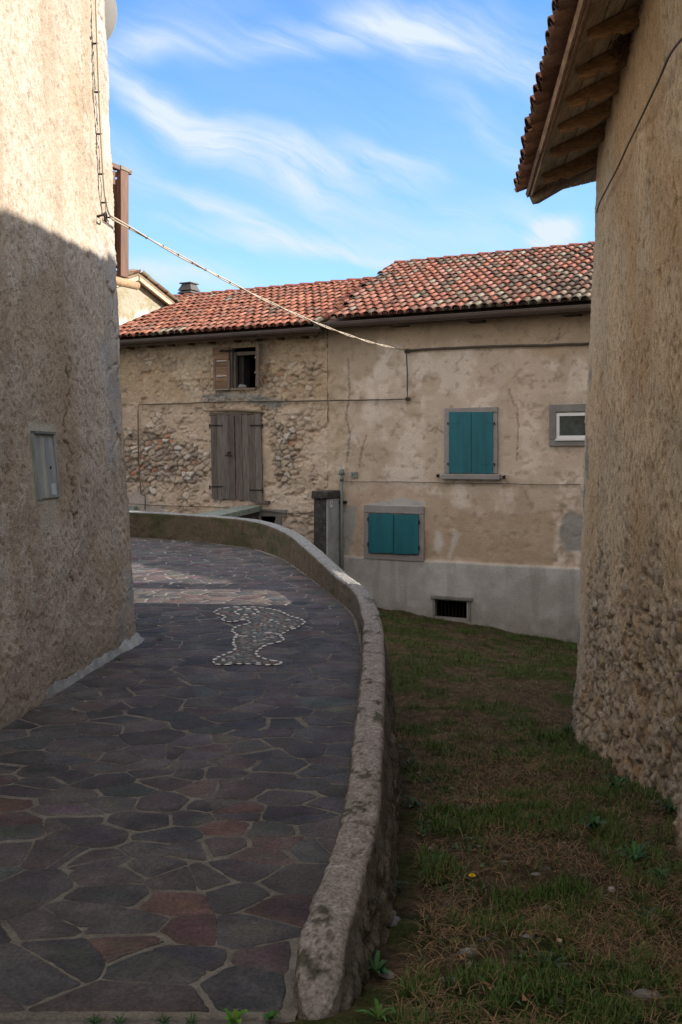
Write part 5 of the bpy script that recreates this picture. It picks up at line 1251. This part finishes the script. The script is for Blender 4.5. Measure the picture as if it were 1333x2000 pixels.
hcable('thin_wire', [(250, 984), (330, 988), (420, 990), (520, 998), (570, 1004), (612, 1001)], .007, M['cabled'], 'thin wire sagging across the stone wall below the grey plank hatch', v=-.05, wob=.004)
for (x, y, s_b, lb_) in ((795, 685, .045, 'small dark junction box where the overhead cable meets the beige wall'), (796, 779, .036, 'small dark junction box at the bottom bend of the wall cable')):
    q = hp(x, y, -.06); jb = house_empty('junction_box', q[0], -.05, q[1], lb_, 'junction box', 'junction boxes on the back wall')
    mb = MB(); mb.box(-s_b, s_b, -.03, .05, -s_b * .8, s_b * .8, bev=.01); mb.build('case', M['cabled'], jb); mb = MB(); mb.tube([(0, -.03, 0), (0, -.038, 0)], s_b * .6, 10); mb.build('lid', M['iron'], jb)
# wire on the right wall
def rwp(px, py, o=.02):
    k = (px - CX) / F; y = 7.0
    for _ in range(30): z = (HZ - py) / F * y; y = .5 * y + .5 * float((r_x(y, z) - o) / k)
    z = (HZ - py) / F * y; return Vector((float(r_x(y, z)) - o, y, z))
wpx = [(1345, 60), (1310, 105), (1290, 150), (1262, 210), (1243, 250), (1226, 285), (1208, 325), (1190, 360), (1172, 395), (1166, 415)]
wpts = []
for x, y in wpx:
    try: wpts.append(rwp(x, y, .035))
    except Exception: pass
world_tube('slack_wire', catmull(wpts, 5), .006, M['cabled'], 'dark wire running diagonally down the upper right wall', 'cable')

# ------------------------------------------------------------------ grass, straw, weeds, stones
rn_ = np.random.default_rng(4)
def on_yard(n, y0, y1, bias=1.0):
    y = y0 + (y1 - y0) * rn_.random(n) ** bias; xl = np.interp(y, PY, PX) + .32; xl = np.where(y > 9.5, -.3, xl); xr = np.where(y < 8.8, rb_b(y) + .02, 6.0)
    return xl + (xr - xl) * rn_.random(n), y
def blades(name, x, y, L, w, lean, col, m, curve=.5, z_off=0.0, label=None, cat=None, kind='stuff', parent=None):
    n = len(x); az = rn_.random(n) * 2 * math.pi; z = ground_h(x, y) + z_off
    dx, dy = np.cos(az), np.sin(az); sx, sy = -dy, dx; V = []; lv = [0, .35, .7, 1.0]
    for k, t in enumerate(lv):
        out = L * t * np.sin(lean * (.5 + curve * t)); up = L * t * np.cos(lean * (.5 + curve * t)); ww = w * (1 - t ** 1.5) * .5 + .0003
        for s in (-1, 1): V.append(np.stack([x + dx * out + sx * ww * s, y + dy * out + sy * ww * s, z + np.maximum(up, .002)], -1))
    V = np.stack(V, 1); b = np.arange(n)[:, None] * 8
    Fq = np.concatenate([b + np.array([[2 * k, 2 * k + 1, 2 * k + 3, 2 * k + 2]]) for k in range(3)])
    Cc = np.repeat(col[:, None], 8, 1)
    o = np_mesh(name, V.reshape(-1, 3), Fq, m, parent, Cc.reshape(-1, 3), smooth=False)
    return tag(o, label, cat, None, kind)
# green blades, clumped
x, y = on_yard(260000, 2.45, 17, 1.7); cl = fbm(x * 3, y * 3, 4, 3); cl2 = fbm(x * 9, y * 9, 2, 60); edge_r = sst(.55, .1, np.where(y < 8.8, rb_b(y), 6) - x) * (y > 4.5)
kp = rn_.random(len(x)) < np.clip(sst(.47, .60, cl) * sst(.44, .58, cl2) * .95 + edge_r * .42 * sst(.4, .6, cl2) + .03, 0, 1) * np.interp(y, [2.4, 9, 17], [.62, .8, .9])
x, y = x[kp], y[kp]; n = len(x)
gcol = np.array([.050, .100, .020]) * (0.65 + .8 * rn_.random((n, 1))) + np.array([.02, .006, 0]) * rn_.random((n, 1))
hk = np.interp(y, [2, 6, 12], [.8, 1, 1.2])
blades('grass', x, y, (.025 + .05 * rn_.random(n)) * hk, .0028 + .0025 * rn_.random(n) * hk, .2 + .8 * rn_.random(n), gcol, M['leaf'])
# dry straw lying about
x, y = on_yard(60000, 2.4, 14, 2.2); cl = fbm(x * 2.2 + 30, y * 2.2, 3, 13); kp = rn_.random(len(x)) < sst(.32, .6, cl) * .65 + .10; x, y = x[kp], y[kp]; n = len(x)
scol = np.array([.22, .15, .082]) * (.35 + .9 * rn_.random((n, 1)))
blades('dry_straw', x, y, .03 + .075 * rn_.random(n), .0018 + .0018 * rn_.random(n), 1.38 + .16 * rn_.random(n), scol, M['straw'], curve=.45, z_off=.004)
# small round-leaved ground cover along the wall feet
x, y = on_yard(26000, 2.45, 12, 1.6); wl = x - np.interp(y, PY, PX) - .3; wr = np.where(y < 8.8, rb_b(y), 6) - x
kp = rn_.random(len(x)) < (sst(.55, .05, wl) * .22 + sst(.6, .05, wr) * .30 + .05 * sst(.5, .6, fbm(x * 3, y * 3, 3, 19))) * sst(.42, .55, fbm(x * 6, y * 6, 2, 29)); x, y = x[kp], y[kp]; n = len(x)
blades('ground_cover', x, y, .016 + .022 * rn_.random(n), .010 + .009 * rn_.random(n), .9 + .5 * rn_.random(n), np.array([.040, .095, .030]) * (.6 + .8 * rn_.random((n, 1))), M['leaf'], z_off=.006)
# fallen dead leaves and husks
x, y = on_yard(420, 2.5, 9, 1.7); n = len(x)
blades('dead_leaves', x, y, .015 + .02 * rn_.random(n), .008 + .010 * rn_.random(n), 1.35 + .15 * rn_.random(n), np.array([.20, .115, .06]) * (.5 + .9 * rn_.random((n, 1))), M['straw'], z_off=.010)
# broad weeds: rosettes of arching leaves
def weed(x, y, n, L, w, rise, col, label, lobes=0, z=None, name='weed_plant', group='weeds growing along the yard and ramp', flower=False):
    z = float(ground_h(np.array(x), np.array(y))) if z is None else z
    o = empty(name, (x, y, z), R.uniform(0, 6), label, 'plant', group); V = []; L = L * .72; w = w * .52; col = tuple(q * .75 for q in col); n = int(n * 1.4)
    mb = MB()
    for k in range(n):
        a = k * 2.399 + R.uniform(-.3, .3); l = L * R.uniform(.6, 1.1); ww = w * R.uniform(.8, 1.15); rr = rise * R.uniform(.6, 1.3); N_ = 9; vs = []
        c_ = tuple(q * R.uniform(.7, 1.25) for q in col)
        for t_ in range(N_ + 1):
            t = t_ / N_; out = l * (t * .85); up = rr * math.sin(min(1, t * 1.1) * 2.0) * l; wid = ww * (math.sin(math.pi * min(1, t * .92 + .06)) ** .8) * (1 + (.45 * math.sin(t * 19) if lobes else 0)) * (.25 if t < .22 else 1)
            tw = .3 * math.sin(k)
            for s in (-1, 0, 1): vs.append((math.cos(a) * out - math.sin(a) * wid * s / 2, math.sin(a) * out + math.cos(a) * wid * s / 2, up + abs(s) * wid * .18 + s * wid * tw * .3 + .004))
        fs = []
        for t_ in range(N_): b_ = t_ * 3; fs += [(b_, b_ + 1, b_ + 4, b_ + 3), (b_ + 1, b_ + 2, b_ + 5, b_ + 4)]
        mb.add(vs, fs, c_)
    mb.build('leaves', M['leaf'], o, smooth=True, col=True)
    if flower:
        m2 = MB(); m2.tube([(0, 0, 0), (.006, 0, .05), (.0, .01, .105)], .0022, 5, (.10, .13, .05)); m2.build('stem', M['leaf'], o, col=True)
        m3 = MB()
        for ring, (rr, nn, hz) in enumerate(((.014, 16, .108), (.009, 12, .112), (.004, 8, .115))):
            for k in range(nn):
                a = k * 2 * math.pi / nn + ring * .2; ca, sa = math.cos(a), math.sin(a); b0 = (0, .01, .106); tip = (ca * rr, .01 + sa * rr, hz); s_ = .0028
                m3.add([b0, (tip[0] - sa * s_, tip[1] + ca * s_, tip[2]), (tip[0] + sa * s_, tip[1] - ca * s_, tip[2])], [(0, 1, 2)], (.70, .52, .02))
        m3.build('flower_head', M['straw'], o, col=True)
    return o
def yp(px, py):        # photo pixel -> point on the yard
    t = 5.
    for _ in range(40):
        z = float(ground_h(np.array((px - CX) / F * t), np.array(t))); t = .5 * t + .5 * (-z * F / (py - HZ))
    return ((px - CX) / F * t, t)
G1 = (.045, .115, .035); G2 = (.05, .10, .05); G3 = (.075, .16, .03)
weed(*yp(735, 1905), 12, .11, .028, .45, G1, 'bushy green weed growing against the foot of the parapet near its rounded end')
weed(*yp(808, 1578), 9, .12, .040, .5, G2, 'bluish-green leafy weed beside the parapet foot, about half way along')
weed(*yp(800, 1500), 9, .12, .035, .5, G2, 'dark leafy weed at the parapet foot where the wall bends towards the camera')
weed(*yp(850, 1690), 11, .11, .026, .35, G1, 'spreading green weed in the middle of the dry grass, left of the yellow dandelion')
weed(*yp(922, 1760), 6, .045, .012, .35, G2, 'small dandelion with one yellow flower standing in dry grass', flower=True)
weed(*yp(1240, 1690), 14, .17, .032, .6, (.05, .14, .045), 'tall broad lobed weed near the right wall foot', lobes=1)
weed(*yp(1160, 1625), 12, .14, .035, .6, G1, 'dense green weed clump left of the tall lobed weed', lobes=1)
weed(*yp(1205, 1545), 12, .16, .040, .6, G1, 'green weed clump behind the tall lobed weed close to the rubble wall', lobes=1)
weed(*yp(1290, 1720), 9, .12, .035, .5, G1, 'green weed at the right frame edge below the stone bulge of the wall')
weed(*yp(1310, 1590), 9, .16, .05, .6, G2, 'leafy weed squeezed against the base of the rubble wall at the right edge')
weed(*yp(1262, 1795), 8, .11, .022, .35, G2, 'flat grey-green weed in straw in the lower right of the yard')
weed(*yp(1075, 1890), 8, .10, .016, .3, G2, 'sprawling pale weed in the straw towards the lower right')
weed(*yp(768, 1740), 8, .12, .03, .4, G2, 'weed with long flat leaf beside the pale stone at the parapet foot')
weed(*yp(1180, 1670), 6, .07, .018, .4, G2, 'low weed with a single yellow petal in front of the tall lobed weed')
weed(*yp(1110, 1440), 12, .17, .02, 1.0, G1, 'tuft of tall grass at the corner foot of the right house')
weed(*yp(740, 1995), 7, .10, .02, .5, G3, 'bright green weed at the bottom edge right of the parapet end')
zs_ = -1.605
weed(-.30, 2.80, 7, .075, .030, .7, (.10, .26, .02), 'bright lime green lobed weed left of the rounded parapet end', lobes=1, z=zs_)
weed(-.20, 2.83, 6, .05, .03, .5, (.05, .15, .02), 'small round-leaved weed touching the rounded parapet end', z=zs_)
weed(-.62, 2.80, 16, .05, .008, .5, (.035, .085, .022), 'dark feathery weed tuft in the joint where the flagstones end, second from the left', z=zs_)
weed(-.50, 2.81, 14, .045, .008, .5, (.035, .085, .022), 'dark feathery weed tuft between the two middle joint stones', z=zs_)
weed(-.42, 2.805, 14, .045, .008, .6, (.04, .10, .025), 'dark feathery weed tuft just left of the lime green weed', z=zs_)
weed(-.69, 2.805, 16, .055, .008, .5, (.035, .085, .022), 'dark feathery weed tuft in the joint below the large flagstones, leftmost', z=zs_)
weed(l_x(7.0, -1.4) + .07, 7.0, 8, .05, .02, .5, G1, 'tiny green weed on the white fillet at the foot of the left wall', z=float(street_z(0, 7.0)))
weed(-1.38, 7.62, 6, .05, .02, .4, G1, 'tiny weed on the fillet just past the left wall corner', z=float(street_z(0, 7.6)))
# stones
def stone(x, y, a, b, h, col, label, z=None, name='stone'):
    z = float(ground_h(np.array(x), np.array(y))) if z is None else z
    mb = MB(); n = 11; ph_ = [R.uniform(.72, 1.15) for _ in range(n)]; vs = []
    for (rr, zz_) in ((1.0, -.4), (1.0, .25), (.82, .8), (.4, 1.0)):
        for t in range(n): w = 2 * math.pi * t / n; vs.append((a / 2 * rr * ph_[t] * math.cos(w), b / 2 * rr * ph_[t] * math.sin(w), h * zz_ * R.uniform(.85, 1.1)))
    mb.add(vs, [(k * n + t, k * n + (t + 1) % n, (k + 1) * n + (t + 1) % n, (k + 1) * n + t) for k in range(3) for t in range(n)] + [tuple(3 * n + t for t in range(n))], col)
    o = mb.build(name, M['rock'], None, col=True); o.location = (x, y, z); o.rotation_euler = (R.uniform(-.1, .1), R.uniform(-.1, .1), R.uniform(0, 6)); return tag(o, label, 'stone', 'stones lying in the yard')
SG = (.25, .24, .23)
stone(*yp(763, 1792), .085, .045, .018, (.21, .23, .26), 'long bluish stone lying beside the parapet foot above the round weed')
stone(*yp(752, 1660 + 60), .16, .10, .03, (.13, .125, .11), 'large dark flat stone against the parapet foot')
stone(*yp(748, 1765), .05, .04, .02, SG, 'round grey stone behind the long bluish stone')
stone(*yp(765, 1798 + 5), .10, .07, .02, (.16, .16, .17), 'dark grey stone directly below the round grey stone')
stone(*yp(915, 1862), .07, .045, .015, (.26, .25, .22), 'pale stone with a weed beside it, left of centre in the lower yard')
stone(*yp(925, 1890), .055, .04, .015, (.26, .24, .21), 'pale oval stone just below the stone with the weed')
stone(*yp(875, 1920), .08, .05, .015, (.24, .22, .20), 'pale notched flat stone in straw near the bottom of the yard')
stone(*yp(1195, 1738), .040, .035, .012, (.36, .33, .32), 'single whitish flat pebble stone under the right weeds')
stone(*yp(1265, 1945), .10, .055, .014, (.20, .19, .17), 'long grey stone near the bottom right corner of the yard')
stone(*yp(840, 1660), .05, .03, .012, (.34, .33, .33), 'white stone in the grass left of the middle weed')
stone(*yp(1093, 1840), .030, .02, .012, (.50, .42, .28), 'tiny cream stone chip alone in the straw')
stone(*yp(757, 1905), .06, .035, .014, (.24, .22, .20), 'grey stone behind the bushy weed near the parapet end')
stone(*yp(1290, 1545), .10, .08, .06, (.22, .21, .20), 'rounded grey stone at the base of the rubble wall near the right edge')
stone(*yp(1210, 1470), .09, .07, .06, (.20, .19, .17), 'rounded grey stone half buried where the rubble wall meets the grass')
stone(-.235, 2.75, .13, .085, .020, (.15, .12, .125), 'purplish joint stone beside the rounded parapet end', z=-1.615)
n = 600; x, y = on_yard(n, 2.6, 13, 1.7); gl = MB(); cl = fbm(x * 1.7, y * 1.7, 3, 55); 
for i in range(n):
    if cl[i] < .42 and R.random() < .6: continue
    s = R.choice([.005, .007, .010, .014, .020]); z = float(ground_h(x[i], y[i])) + R.uniform(-.2, .1) * s; m_ = 7; g = R.uniform(.06, .20); c_ = (g, g * .96, g * .90); w0 = R.uniform(0, 3); vs = []
    for (rr, zz_) in ((1, -.1), (.9, .2), (.5, .36)):
        for t in range(m_): w = 2 * math.pi * t / m_ + w0; vs.append((x[i] + s * rr * math.cos(w) * R.uniform(.75, 1.2) * 1.2, y[i] + s * rr * math.sin(w) * R.uniform(.75, 1.2) * .8, z + s * zz_))
    gl.add(vs, [(k * m_ + t, k * m_ + (t + 1) % m_, (k + 1) * m_ + (t + 1) % m_, (k + 1) * m_ + t) for k in range(2) for t in range(m_)] + [tuple(2 * m_ + t for t in range(m_))], c_)
tag(gl.build('gravel', M['rock'], None, col=True), kind='stuff')
